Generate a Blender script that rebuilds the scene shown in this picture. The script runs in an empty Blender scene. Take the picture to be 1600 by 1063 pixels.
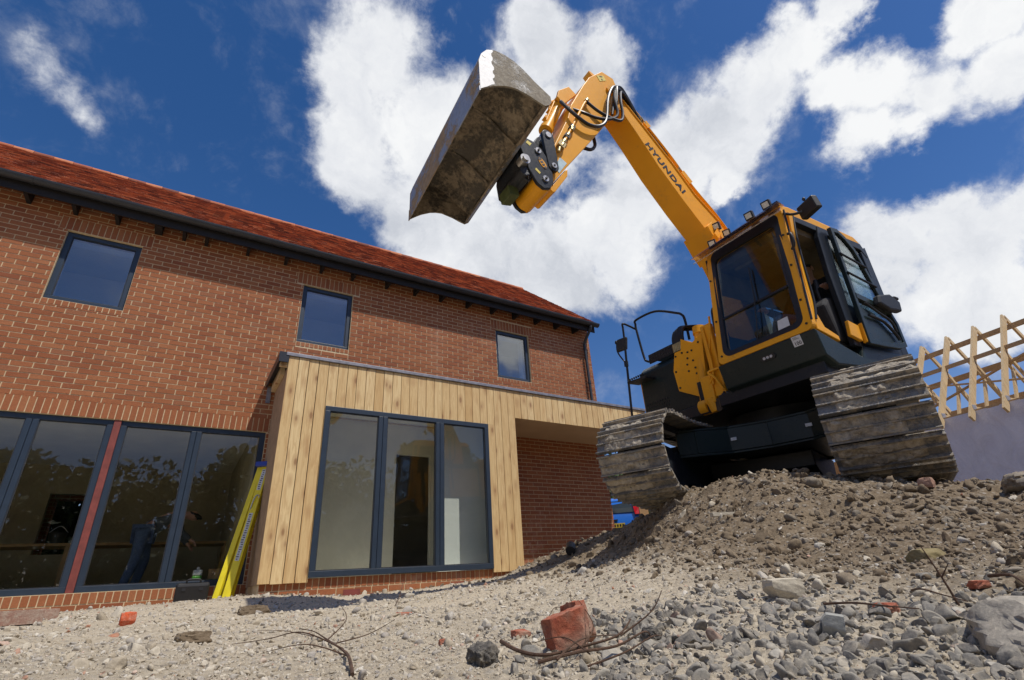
import bpy, math, random
import numpy as np
from mathutils import Matrix, Vector
random.seed(7); rng=np.random.default_rng(7)
S=bpy.context.scene; COL=S.collection
R=math.radians
# ---------------------------------------------------------------- helpers
def mat(name):
    m=bpy.data.materials.new(name); m.use_nodes=True
    nt=m.node_tree; b=nt.nodes['Principled BSDF']; return m,nt,b
def N(nt,t,**k):
    n=nt.nodes.new(t)
    for a,v in k.items():
        if a.startswith('i_'): n.inputs[a[2:].replace('_',' ')].default_value=v
        else: setattr(n,a,v)
    return n
def L(nt,a,b): nt.links.new(a,b)
def ramp(nt,fac,stops,interp='LINEAR'):
    r=nt.nodes.new('ShaderNodeValToRGB'); r.color_ramp.interpolation=interp
    e=r.color_ramp.elements
    while len(e)>1: e.remove(e[0])
    e[0].position=stops[0][0]; e[0].color=(*stops[0][1],1)
    for p,c in stops[1:]:
        q=e.new(p); q.color=(*c,1)
    L(nt,fac,r.inputs[0]); return r.outputs[0]
def noise(nt,scale,detail=5,rough=.6,vec=None,dist=0,out=0):
    n=N(nt,'ShaderNodeTexNoise'); n.inputs['Scale'].default_value=scale; n.inputs['Detail'].default_value=detail
    n.inputs['Roughness'].default_value=rough; n.inputs['Distortion'].default_value=dist
    if vec is None:
        tc=N(nt,'ShaderNodeTexCoord'); vec=tc.outputs['Object']
    L(nt,vec,n.inputs['Vector']); return n.outputs[out]
def mapping(nt,sc=(1,1,1),rot=(0,0,0)):
    tc=N(nt,'ShaderNodeTexCoord'); m=N(nt,'ShaderNodeMapping'); m.inputs['Scale'].default_value=sc; m.inputs['Rotation'].default_value=rot
    L(nt,tc.outputs['Object'],m.inputs[0]); return m.outputs[0]
def mix(nt,f,a,b,mode='MIX'):
    n=N(nt,'ShaderNodeMix',data_type='RGBA',blend_type=mode)
    if isinstance(f,(int,float)): n.inputs[0].default_value=f
    else: L(nt,f,n.inputs[0])
    for v,i in ((a,6),(b,7)):
        if isinstance(v,tuple): n.inputs[i].default_value=(*v,1)
        else: L(nt,v,n.inputs[i])
    return n.outputs[2]
def mrange(nt,v,a,b,c=0,d=1):
    n=N(nt,'ShaderNodeMapRange'); L(nt,v,n.inputs[0])
    for i,x in zip((1,2,3,4),(a,b,c,d)): n.inputs[i].default_value=x
    return n.outputs[0]
def mth(nt,op,a,b=None):
    n=N(nt,'ShaderNodeMath',operation=op)
    for i,v in enumerate((a,b)):
        if v is None: continue
        if isinstance(v,(int,float)): n.inputs[i].default_value=v
        else: L(nt,v,n.inputs[i])
    return n.outputs[0]
def bump(nt,b,h,strength=.3,dist=.01):
    n=N(nt,'ShaderNodeBump'); n.inputs['Strength'].default_value=strength; n.inputs['Distance'].default_value=dist
    L(nt,h,n.inputs['Height']); L(nt,n.outputs[0],b.inputs['Normal'])
def island(nt): return N(nt,'ShaderNodeNewGeometry').outputs['Random Per Island']
def simple(name,c,rough=.6,metal=0,var=.25,scale=12,bmp=.1,spec=None):
    m,nt,b=mat(name); n=noise(nt,scale)
    d=tuple(x*(1-var) for x in c); u=tuple(min(1,x*(1+var)) for x in c)
    L(nt,ramp(nt,n,[(.3,d),(.7,u)]),b.inputs['Base Color'])
    b.inputs['Roughness'].default_value=rough; b.inputs['Metallic'].default_value=metal
    if spec is not None: b.inputs['Specular IOR Level'].default_value=spec
    if bmp: bump(nt,b,noise(nt,scale*6),bmp,.004)
    return m
def paint(name,c,dirt=(.16,.12,.08),amt=.5,rough=.38,sc=3.0,streak=True):
    m,nt,b=mat(name)
    n1=noise(nt,sc,8,.7); n2=noise(nt,sc*9,6,.75)
    f=mth(nt,'MULTIPLY',mrange(nt,n1,.52,.75),mrange(nt,n2,.42,.62))
    f=mth(nt,'MULTIPLY',f,amt)
    n3=noise(nt,1.3,3)
    base=ramp(nt,n3,[(.3,tuple(x*.9 for x in c)),(.7,tuple(min(1,x*1.06) for x in c))])
    L(nt,mix(nt,f,base,dirt),b.inputs['Base Color'])
    L(nt,mrange(nt,n2,.3,.7,rough-.06,rough+.12),b.inputs['Roughness'])
    bump(nt,b,n2,.08,.003); b.inputs['Specular IOR Level'].default_value=.28
    return m
M={}
# brick
def brickmat(name,cols,eff=True):
    m,nt,b=mat(name); i=island(nt)
    c=ramp(nt,i,cols,'CONSTANT')
    n=noise(nt,60,6,.7); c=mix(nt,mrange(nt,n,.3,.75,0,.55),c,(.16,.045,.02))
    n2=noise(nt,14,5,.7); c=mix(nt,mrange(nt,n2,.62,.8,0,.5),c,(.44,.25,.17))
    if eff:
        v=noise(nt,.55,4,.6); w=noise(nt,9,5,.7)
        f=mth(nt,'MULTIPLY',mrange(nt,v,.56,.72),mrange(nt,w,.45,.7)); f=mth(nt,'MULTIPLY',f,.5)
        c=mix(nt,f,c,(.55,.42,.34))
    L(nt,c,b.inputs['Base Color']); b.inputs['Roughness'].default_value=.9
    bump(nt,b,noise(nt,90,5,.7),.5,.004); return m
M['brick']=brickmat('brick',[(0,(.335,.116,.042)),(.18,(.365,.130,.049)),(.36,(.30,.098,.036)),(.55,(.35,.122,.045)),(.72,(.385,.148,.058)),(.90,(.275,.085,.033)),(.95,(.32,.125,.055))])
M['mortar']=simple('mortar',(.60,.47,.29),.95,0,.2,30,.4)
# roof tiles
m,nt,b=mat('clay_tile'); i=island(nt)
c=ramp(nt,i,[(0,(.44,.135,.056)),(.2,(.27,.080,.040)),(.38,(.52,.17,.070)),(.55,(.37,.105,.050)),(.7,(.58,.22,.098)),(.86,(.18,.060,.038))],'CONSTANT')
n=noise(nt,25,6,.7); c=mix(nt,mrange(nt,n,.3,.8,0,.4),c,(.15,.045,.026))
L(nt,c,b.inputs['Base Color']); b.inputs['Roughness'].default_value=.85; bump(nt,b,n,.4,.005); M['tile']=m
# wood
def woodmat(name,cols,ax='Z',knots=True,rough=.7):
    m,nt,b=mat(name); i=island(nt)
    off=N(nt,'ShaderNodeVectorMath',operation='SCALE'); 
    cmb=N(nt,'ShaderNodeCombineXYZ'); s=mth(nt,'MULTIPLY',i,37.0)
    for k in range(3): L(nt,s,cmb.inputs[k])
    tc=N(nt,'ShaderNodeTexCoord'); add=N(nt,'ShaderNodeVectorMath',operation='ADD'); L(nt,tc.outputs['Object'],add.inputs[0]); L(nt,cmb.outputs[0],add.inputs[1])
    mp=N(nt,'ShaderNodeMapping'); sc={'Z':(9,9,.7),'X':(.7,9,9),'Y':(9,.7,9)}[ax]; mp.inputs['Scale'].default_value=sc; L(nt,add.outputs[0],mp.inputs[0])
    g=noise(nt,3.2,8,.65,mp.outputs[0],1.2)
    c=ramp(nt,i,cols,'LINEAR')
    c=mix(nt,mrange(nt,g,.42,.66,0,.6),c,tuple(x*k for x,k in zip(cols[0][1],(.62,.46,.32))))
    if knots:
        mp2=N(nt,'ShaderNodeMapping'); sk={'Z':(7,7,3.0),'X':(3,7,7),'Y':(7,3,7)}[ax]; mp2.inputs['Scale'].default_value=sk; L(nt,add.outputs[0],mp2.inputs[0])
        v=N(nt,'ShaderNodeTexVoronoi'); v.inputs['Scale'].default_value=1.0; L(nt,mp2.outputs[0],v.inputs['Vector'])
        k=mrange(nt,v.outputs['Distance'],.10,.19,1,0)
        c=mix(nt,mth(nt,'MULTIPLY',k,.8),c,(.17,.07,.025))
        k2=mrange(nt,v.outputs['Distance'],.22,.42,.45,0); c=mix(nt,k2,c,(.40,.22,.09))
    L(nt,c,b.inputs['Base Color']); b.inputs['Roughness'].default_value=rough
    bump(nt,b,g,.25,.004); return m
M['larch']=woodmat('larch_cladding',[(0,(.70,.51,.25)),(.4,(.64,.45,.21)),(.7,(.74,.56,.29)),(1,(.58,.385,.165))])
M['pine']=woodmat('sawn_pine',[(0,(.66,.50,.29)),(1,(.72,.58,.37))],'Z',True)
M['ply']=simple('plywood',(.42,.26,.12),.8,0,.2,6,.1)
M['larch_shaded']=simple('shaded_side_timber',(.36,.25,.16),.85,0,.2,9,.2)  # shade of the bay's side face put into a darker timber colour
M['frame']=simple('anthracite_aluminium',(.022,.036,.058),.42,0,.12,8,.02)
M['gutter']=simple('dark_gutter',(.028,.032,.040),.5,0,.2,6,.05)
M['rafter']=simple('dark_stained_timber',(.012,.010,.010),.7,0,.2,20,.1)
M['lead']=simple('lead_flashing',(.22,.22,.25),.5,.3,.3,14,.2)
M['membrane']=simple('roof_membrane',(.02,.022,.03),.4,0,.2,10,.1)
M['plaster']=simple('pale_plaster',(.82,.78,.67),.9,0,.08,2,.03)
M['whitedim']=simple('pale_grey_board',(.80,.84,.86),.85,0,.05,2,0)
M['white']=simple('white_plaster',(.78,.79,.80),.85,0,.04,2,.0)
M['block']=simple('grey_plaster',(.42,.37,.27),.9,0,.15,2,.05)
M['screed']=simple('concrete_floor',(.42,.40,.35),.9,0,.2,3,.05)
M['primer']=simple('red_primer_steel',(.20,.045,.035),.6,0,.25,9,.1)
M['soffit']=simple('soffit_board',(.42,.30,.20),.8,0,.08,2,.05)
# glass
def glassmat(name,tint,refl=.10,rough=0.0,spec=(1,1,1),rf=.85):
    m=bpy.data.materials.new(name); m.use_nodes=True; nt=m.node_tree; nt.nodes.clear()
    o=N(nt,'ShaderNodeOutputMaterial'); t=N(nt,'ShaderNodeBsdfTransparent'); t.inputs[0].default_value=(*tint,1)
    g=N(nt,'ShaderNodeBsdfGlossy'); g.inputs['Roughness'].default_value=rough; g.inputs[0].default_value=(*spec,1)
    f=N(nt,'ShaderNodeFresnel'); bf=N(nt,'ShaderNodeNewGeometry'); L(nt,mrange(nt,bf.outputs['Backfacing'],0,1,1.5,1/1.5),f.inputs[0])
    x=mth(nt,'ADD',mth(nt,'MULTIPLY',f.outputs[0],rf),refl)
    n=noise(nt,.8,2); bp=N(nt,'ShaderNodeBump'); bp.inputs['Strength'].default_value=.02; bp.inputs['Distance'].default_value=.02; L(nt,n,bp.inputs['Height']); L(nt,bp.outputs[0],g.inputs['Normal'])
    mx=N(nt,'ShaderNodeMixShader'); L(nt,x,mx.inputs[0]); L(nt,t.outputs[0],mx.inputs[1]); L(nt,g.outputs[0],mx.inputs[2]); L(nt,mx.outputs[0],o.inputs[0])
    return m
M['glass']=glassmat('window_glass',(.93,.94,.91),.0,0,(1,1,1),1.1)
M['glass_up']=glassmat('upper_window_glass',(.86,.9,.94),.10)
M['cabglass']=glassmat('cab_glass',(.74,.80,.80),.02)
M['visor']=glassmat('clear_visor',(.72,.66,.66),.12,.15)
# machine
OR=(.86,.385,.016)
M['orange']=paint('orange_paint',OR,(.30,.17,.07),.55,.36,4.5)
M['black']=paint('black_paint',(.018,.021,.026),(.10,.085,.06),.5,.35,4)
M['skirt']=paint('dark_green_black_paint',(.016,.026,.026),(.09,.08,.06),.5,.3,4)
M['rubber']=simple('hose_rubber',(.012,.012,.014),.45,0,.2,20,.1)
M['chrome']=simple('chrome_rod',(.6,.6,.6),.18,1,.1,5,0)
M['brass']=simple('brass_fitting',(.45,.36,.18),.4,.8,.2,20,.1)
M['steelpin']=simple('steel_pin',(.45,.44,.42),.35,.8,.2,30,.1)
M['plastic']=simple('black_plastic',(.015,.015,.017),.55,0,.2,30,.15)
M['seat']=simple('seat_fabric',(.03,.03,.034),.85,0,.2,30,.2)
M['liner']=simple('cab_roof_liner',(.16,.12,.07),.9,0,.3,5,.3)
M['letter']=simple('lettering_paint',(.02,.018,.015),.45,0,.1,10,0)
M['sticker']=simple('white_sticker',(.62,.63,.64),.5,0,.08,20,0)
M['stickery']=simple('yellow_sticker',(.66,.52,.06),.5,0,.15,20,0)
M['stickerb']=simple('pale_blue_sticker',(.45,.58,.62),.5,0,.15,20,0)
M['lens']=simple('lamp_lens',(.55,.55,.52),.15,.3,.2,60,.2)
def mudsteel(name,steel,mud,mud2,lo=.42,hi=.56,metal=.6,sc=3.5,vec=None):
    m,nt,b=mat(name)
    n1=noise(nt,sc,8,.65); n2=noise(nt,sc*8,6,.7)
    f=mrange(nt,mth(nt,'ADD',mth(nt,'MULTIPLY',n1,.75),mth(nt,'MULTIPLY',n2,.25)),lo,hi)
    mc=ramp(nt,noise(nt,sc*5,6,.7),[(.3,mud2),(.65,mud)])
    sc_=ramp(nt,n2,[(.3,tuple(x*.6 for x in steel)),(.7,steel)])
    L(nt,mix(nt,f,sc_,mc),b.inputs['Base Color'])
    L(nt,mrange(nt,f,0,1,.42,.95),b.inputs['Roughness']); L(nt,mrange(nt,f,0,1,metal,0),b.inputs['Metallic'])
    h=mth(nt,'ADD',mth(nt,'MULTIPLY',f,.5),mth(nt,'MULTIPLY',n2,.8)); bump(nt,b,h,.8,.012)
    return m
M['shoe']=mudsteel('muddy_track_steel',(.24,.235,.23),(.44,.38,.29),(.26,.215,.16),.46,.56,.45,4.5)
M['bucket_in']=mudsteel('muddy_bucket_inside',(.14,.122,.10),(.42,.345,.25),(.20,.155,.11),.44,.54,.15,3.4)
M['bucket_side']=mudsteel('dried_mud_bucket_side',(.50,.48,.43),(.34,.30,.23),(.19,.16,.12),.36,.50,.0,5.0)
M['barepaint']=simple('pale_bare_paint',(.74,.74,.73),.6,0,.12,25,.2)
M['bucket_edge']=mudsteel('worn_steel_edge',(.42,.46,.54),(.36,.27,.18),(.22,.16,.10),.47,.53,.35,2.6)
M['blackmud']=mudsteel('muddy_black_frame',(.022,.026,.034),(.12,.10,.07),(.05,.04,.03),.55,.75,.0,3)
# ladder etc
M['yellow']=simple('yellow_fibreglass',(.80,.66,.02),.45,0,.08,10,.02)
M['blue']=simple('blue_plastic',(.02,.05,.35),.4,0,.1,10,.02)
M['alu']=simple('aluminium',(.6,.6,.62),.4,.8,.1,10,.05)
M['carblue']=simple('blue_car_paint',(.01,.13,.55),.25,0,.06,3,0)
M['darkglass']=simple('dark_tinted_glass',(.02,.03,.035),.08,0,.1,3,0)
M['red']=simple('red_lens',(.45,.01,.015),.2,0,.1,6,0)
M['tyre']=simple('tyre',(.02,.02,.02),.9,0,.1,6,.1)
M['foil']=None
m,nt,b=mat('silver_breather_foil')
n=noise(nt,2.2,6,.7,mapping(nt,(1,1,.5)),1.5); n2=noise(nt,11,5,.7)
L(nt,ramp(nt,n,[(.3,(.62,.61,.68)),(.7,(.80,.79,.85))]),b.inputs['Base Color']); b.inputs['Roughness'].default_value=.42; b.inputs['Metallic'].default_value=.05
bump(nt,b,mth(nt,'ADD',n,mth(nt,'MULTIPLY',n2,.3)),.9,.05); M['foil']=m
M['bark']=simple('bark',(.09,.065,.045),.95,0,.3,12,.6)
def leafmat(name,a,bb):
    m,nt,b=mat(name); L(nt,ramp(nt,island(nt),[(0,a),(1,bb)]),b.inputs['Base Color']); b.inputs['Roughness'].default_value=.6
    b.inputs['Transmission Weight'].default_value=0.0; return m
M['leaf']=leafmat('leaf_green',(.035,.075,.012),(.10,.17,.03))
M['leafd']=leafmat('leaf_dark_green',(.015,.035,.008),(.05,.085,.02))
M['skin']=simple('skin',(.55,.30,.22),.5,0,.06,10,.02)
M['jeans']=simple('denim',(.09,.13,.24),.9,0,.2,40,.2)
M['darkcloth']=simple('black_sleeve_cloth',(.012,.012,.015),.9,0,.2,40,.2)
M['greycloth']=simple('grey_work_shirt',(.10,.11,.13),.9,0,.2,40,.2)
M['hair']=simple('dark_hair',(.03,.02,.015),.7,0,.2,60,.3)
M['green']=simple('green_liquid_plastic',(.10,.38,.05),.4,0,.1,8,0)
M['twig']=simple('brown_root',(.09,.05,.03),.95,0,.4,40,.5)
M['redbrick']=None
m,nt,b=mat('broken_red_brick'); n=noise(nt,30,8,.75); n2=noise(nt,9,4)
c=ramp(nt,n,[(.3,(.24,.05,.025)),(.55,(.42,.12,.06)),(.75,(.52,.24,.16))]); c=mix(nt,mrange(nt,n2,.42,.62,0,.85),c,(.33,.235,.17))
L(nt,c,b.inputs['Base Color']); b.inputs['Roughness'].default_value=.95; bump(nt,b,n,.9,.006); M['redbrick']=m
# -------------- mesh builder
class MB:
    def __init__(s,X=None): s.v=[]; s.f=[]; s.X=X
    def add(s,vs,fs):
        o=len(s.v); s.v+= [tuple(v) for v in vs]; s.f+=[tuple(i+o for i in f) for f in fs]
    def box(s,a,b):
        x0,y0,z0=a;x1,y1,z1=b
        s.add([(x0,y0,z0),(x1,y0,z0),(x1,y1,z0),(x0,y1,z0),(x0,y0,z1),(x1,y0,z1),(x1,y1,z1),(x0,y1,z1)],
              [(0,3,2,1),(4,5,6,7),(0,1,5,4),(1,2,6,5),(2,3,7,6),(3,0,4,7)]); return s
    def hexa(s,p): # 8 points bottom4 top4
        s.add(p,[(0,3,2,1),(4,5,6,7),(0,1,5,4),(1,2,6,5),(2,3,7,6),(3,0,4,7)]); return s
    def obox(s,c,u,v,w): # centre, half vectors
        c,u,v,w=map(Vector,(c,u,v,w))
        s.hexa([c-u-v-w,c+u-v-w,c+u+v-w,c-u+v-w,c-u-v+w,c+u-v+w,c+u+v+w,c-u+v+w]); return s
    def bar(s,p,q,w,h=None,up=(0,0,1)):
        p,q=Vector(p),Vector(q); d=(q-p); l=d.length; d.normalize(); h=h or w
        upv=Vector(up)
        if abs(d.dot(upv))>.98: upv=Vector((1,0,0))
        a=d.cross(upv).normalized(); b=a.cross(d).normalized()
        s.obox((p+q)/2,d*l/2,a*w/2,b*h/2); return s
    def prism(s,poly,fn,n0,n1): # poly of 2D, fn(u,v,w)->3D
        k=len(poly); vs=[fn(u,v,n0) for u,v in poly]+[fn(u,v,n1) for u,v in poly]
        fs=[tuple(range(k))[::-1],tuple(range(k,2*k))]+[(i,(i+1)%k,(i+1)%k+k,i+k) for i in range(k)]
        s.add(vs,fs); return s
    def ring(s,outer,inner,fn,n0,n1):
        k=len(outer); vs=[fn(u,v,n) for n in (n0,n1) for P in (outer,inner) for u,v in P]
        fs=[]
        for i in range(k):
            j=(i+1)%k
            fs+=[(i,j,j+k,i+k),(i+2*k,i+3*k,j+3*k,j+2*k),(i,i+2*k,j+2*k,j),(i+k,j+k,j+3*k,i+3*k)]
        s.add(vs,fs); return s
    def cyl(s,p,q,r,r2=None,n=20,cap=True):
        p,q=Vector(p),Vector(q); d=(q-p).normalized(); r2=r if r2 is None else r2
        a=d.orthogonal().normalized(); b=d.cross(a)
        vs=[]; 
        for c,rr in ((p,r),(q,r2)):
            for i in range(n):
                t=2*math.pi*i/n; vs.append(c+a*rr*math.cos(t)+b*rr*math.sin(t))
        fs=[(i,(i+1)%n,(i+1)%n+n,i+n) for i in range(n)]
        if cap: fs+=[tuple(range(n))[::-1],tuple(range(n,2*n))]
        s.add(vs,fs); return s
    def tube(s,pts,r,n=10,smooth=True,r1=None):
        P=[Vector(p) for p in pts]
        if smooth and len(P)>2:
            Q=[]
            for i in range(len(P)-1):
                p0=P[max(i-1,0)];p1=P[i];p2=P[i+1];p3=P[min(i+2,len(P)-1)]
                for k in range(5):
                    t=k/5; Q.append(.5*((2*p1)+(p2-p0)*t+(2*p0-5*p1+4*p2-p3)*t*t+(3*p1-p0-3*p2+p3)*t**3))
            Q.append(P[-1]); P=Q
        vs=[];m=len(P);a=None
        for i,p in enumerate(P):
            d=(P[min(i+1,m-1)]-P[max(i-1,0)]).normalized()
            a=d.orthogonal().normalized() if a is None else (a-d*a.dot(d)).normalized()
            b=d.cross(a); rr=r if r1 is None else r+(r1-r)*i/(m-1)
            for k in range(n):
                t=2*math.pi*k/n; vs.append(p+a*rr*math.cos(t)+b*rr*math.sin(t))
        fs=[(i*n+k,i*n+(k+1)%n,(i+1)*n+(k+1)%n,(i+1)*n+k) for i in range(m-1) for k in range(n)]
        fs+=[tuple(range(n))[::-1],tuple(range((m-1)*n,m*n))]
        s.add(vs,fs); return s
    def build(s,name,m,parent=None,smooth=False,bevel=0,X=None):
        me=bpy.data.meshes.new(name); X=X or s.X
        vs=s.v if X is None else [tuple(X@Vector(v)) for v in s.v]
        me.from_pydata(vs,[],s.f); me.update()
        me.materials.append(m)
        o=bpy.data.objects.new(name,me); COL.objects.link(o)
        if parent: o.parent=parent
        if smooth:
            me.shade_auto_smooth if False else None
            for p in me.polygons: p.use_smooth=True
            me.set_sharp_from_angle(angle=R(38))
        if bevel:
            b=o.modifiers.new('bevel','BEVEL'); b.width=bevel; b.segments=2; b.limit_method='ANGLE'; b.angle_limit=R(40)
        return o
def tag(o,label=None,cat=None,group=None,kind=None):
    if label:o['label']=label
    if cat:o['category']=cat
    if group:o['group']=group
    if kind:o['kind']=kind
    return o
def empty(name,loc,label,cat,group=None,rz=0):
    o=bpy.data.objects.new(name,None); o.location=loc; o.rotation_euler=(0,0,rz); COL.objects.link(o); o.empty_display_size=.2
    return tag(o,label,cat,group)
def fastmesh(name,V,F,m,parent=None):
    """V (n,3), F (k,3|4) numpy"""
    me=bpy.data.meshes.new(name); k=F.shape[1]
    me.vertices.add(len(V)); me.vertices.foreach_set('co',V.astype(np.float32).ravel())
    me.loops.add(F.size); me.loops.foreach_set('vertex_index',F.astype(np.int32).ravel())
    me.polygons.add(len(F)); me.polygons.foreach_set('loop_start',np.arange(0,F.size,k,dtype=np.int32))
    try: me.polygons.foreach_set('loop_total',np.full(len(F),k,dtype=np.int32))
    except Exception: pass
    me.update(calc_edges=True); me.materials.append(m)
    o=bpy.data.objects.new(name,me); COL.objects.link(o)
    if parent:o.parent=parent
    return o
# ---------------------------------------------------------------- camera
cd=bpy.data.cameras.new('camera'); cam=bpy.data.objects.new('camera',cd); COL.objects.link(cam); S.camera=cam
fw=Vector((.49709668,.75137407,.43397223)); up=Vector((-.18262868,-.39833926,.89887296)); rt=Vector((.84825801,-.52608254,-.06079067))
mm=Matrix((( rt.x,up.x,-fw.x,0),(rt.y,up.y,-fw.y,0),(rt.z,up.z,-fw.z,0),(0,0,0,1))); cam.matrix_world=mm
cd.sensor_width=36; cd.lens=785.27/1600*36; cd.clip_start=.02; cd.clip_end=3000
# ---------------------------------------------------------------- sky & sun
sd=Vector((.42,-1,2.0)).normalized(); elev=math.asin(sd.z); 
w=bpy.data.worlds.new('World'); S.world=w; w.use_nodes=True; nt=w.node_tree; nt.nodes.clear()
wo=N(nt,'ShaderNodeOutputWorld'); bg=N(nt,'ShaderNodeBackground'); bg.inputs[1].default_value=.10; L(nt,bg.outputs[0],wo.inputs[0])
sky=N(nt,'ShaderNodeTexSky'); sky.sky_type='NISHITA'; sky.sun_disc=False; sky.sun_elevation=elev; sky.sun_rotation=math.atan2(sd.x,sd.y); sky.air_density=1.0; sky.dust_density=.3; sky.ozone_density=2.2
hs=N(nt,'ShaderNodeHueSaturation'); hs.inputs['Saturation'].default_value=1.34; hs.inputs['Value'].default_value=.98; L(nt,sky.outputs[0],hs.inputs['Color'])
tc=N(nt,'ShaderNodeTexCoord'); D=tc.outputs['Generated']
# a polarised sky darkens away from the horizon
BL=[ # world direction x,y,z, angular radius
(0.146,0.548,0.823,0.124,1.00),
(0.143,0.660,0.738,0.110,1.00),
(0.102,0.609,0.786,0.083,1.00),
(0.275,0.600,0.751,0.173,1.00),
(0.375,0.426,0.823,0.078,1.00),
(0.475,0.399,0.784,0.090,1.00),
(0.367,0.711,0.599,0.175,1.00),
(0.253,0.723,0.643,0.108,1.00),
(0.519,0.653,0.551,0.137,1.00),
(0.602,0.554,0.575,0.132,1.00),
(0.614,0.466,0.637,0.126,1.00),
(0.670,0.329,0.666,0.098,1.00),
(0.672,0.233,0.703,0.080,1.00),
(0.672,0.162,0.722,0.061,1.00),
(0.679,0.116,0.725,0.041,1.00),
(0.637,0.404,0.657,0.110,1.00),
(0.423,0.553,0.718,0.165,1.00),
(0.161,0.710,0.685,0.079,1.00),
(0.762,0.124,0.635,0.075,1.00),
(0.796,0.167,0.582,0.061,1.00),
(0.805,0.092,0.585,0.068,1.00),
(0.770,0.022,0.637,0.055,1.00),
(0.826,0.026,0.563,0.061,1.00),
(0.782,-0.004,0.624,0.056,1.00),
(0.816,-0.009,0.578,0.055,1.00),
(0.731,0.154,0.665,0.052,1.00),
(0.812,0.135,0.567,0.050,1.00),
(0.869,0.210,0.449,0.070,1.00),
(0.895,0.164,0.415,0.090,1.00),
(0.905,0.092,0.414,0.052,1.00),
(0.903,0.228,0.363,0.094,1.00),
(0.932,0.163,0.325,0.086,1.00),
(0.944,0.132,0.302,0.074,1.00),
(0.874,0.155,0.461,0.050,1.00),
(0.933,0.206,0.293,0.073,1.00),
(0.874,0.252,0.416,0.046,1.00),
(-0.242,0.714,0.657,0.059,0.50),
(-0.215,0.738,0.639,0.041,0.50),
(-0.272,0.695,0.666,0.049,0.50),
(-0.294,0.675,0.677,0.039,0.50),
(0.707,0.362,0.607,0.043,1.00),
(-0.695,0.311,0.648,0.099,0.90),
(-0.786,-0.083,0.612,0.150,0.90),
(-0.031,-0.400,0.916,0.114,0.90),
(-0.365,-0.492,0.790,0.115,0.90),
(0.538,-0.436,0.721,0.137,0.90),
(-0.225,-0.357,0.906,0.105,0.90),
(-0.589,-0.628,0.508,0.169,0.90),
(-0.341,-0.521,0.782,0.178,0.90),
(-0.509,0.245,0.825,0.185,0.90),
(-0.011,-0.570,0.822,0.148,0.90),
(0.794,-0.429,0.431,0.182,0.90),
(0.50,-0.76,0.42,0.06,0.8)
]
nz=N(nt,'ShaderNodeTexNoise'); nz.inputs['Scale'].default_value=4.2; nz.inputs['Detail'].default_value=8; nz.inputs['Roughness'].default_value=.62; L(nt,D,nz.inputs['Vector'])
sub=N(nt,'ShaderNodeVectorMath',operation='SUBTRACT'); L(nt,nz.outputs['Color'],sub.inputs[0]); sub.inputs[1].default_value=(.5,.5,.5)
scl=N(nt,'ShaderNodeVectorMath',operation='SCALE'); L(nt,sub.outputs[0],scl.inputs[0]); scl.inputs['Scale'].default_value=.20
wd=N(nt,'ShaderNodeVectorMath',operation='ADD'); L(nt,D,wd.inputs[0]); L(nt,scl.outputs[0],wd.inputs[1])
acc=None
for x,y,z,r,a in BL:
    ds=N(nt,'ShaderNodeVectorMath',operation='DISTANCE'); L(nt,wd.outputs[0],ds.inputs[0]); ds.inputs[1].default_value=(x,y,z)
    v=mrange(nt,ds.outputs['Value'],r*1.22,r*.15,0,a)
    if acc is None: acc=v
    else:
        q=N(nt,'ShaderNodeMath',operation='SMOOTH_MAX'); L(nt,acc,q.inputs[0]); L(nt,v,q.inputs[1]); q.inputs[2].default_value=.25; acc=q.outputs[0]
big=noise(nt,7,10,.62,D,.3); fine=noise(nt,26,8,.68,D,.4)
nn=mth(nt,'ADD',mth(nt,'MULTIPLY',mth(nt,'SUBTRACT',big,.5),1.3),mth(nt,'MULTIPLY',mth(nt,'SUBTRACT',fine,.5),.42))
dens=mth(nt,'ADD',acc,mth(nt,'MULTIPLY',nn,mrange(nt,acc,.02,.40,0,1)))
cov=mrange(nt,dens,.30,.66); 
cs=N(nt,'ShaderNodeMapRange',interpolation_type='SMOOTHSTEP'); L(nt,dens,cs.inputs[0]); cs.inputs[1].default_value=.19; cs.inputs[2].default_value=.68
shade=noise(nt,4.5,6,.6,wd.outputs[0],.2)
cc=ramp(nt,shade,[(.30,(5.8,6.1,6.7)),(.47,(7.9,8.1,8.5)),(.62,(9.3,9.4,9.5))])
skt=mix(nt,1.0,hs.outputs[0],(1.28,.95,1.03),'MULTIPLY'); skyc=mix(nt,cs.outputs[0],skt,cc); L(nt,skyc,bg.inputs[0])
sl=bpy.data.lights.new('sun','SUN'); sl.energy=4.0; sl.angle=R(.53); sl.color=(1,.95,.87); so=bpy.data.objects.new('sun',sl); COL.objects.link(so)
so.rotation_euler=sd.to_track_quat('Z','Y').to_euler(); so.location=(6,-15,24)
S.view_settings.view_transform='Standard'; S.view_settings.look='None'; S.view_settings.exposure=0; S.view_settings.gamma=1
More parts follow.
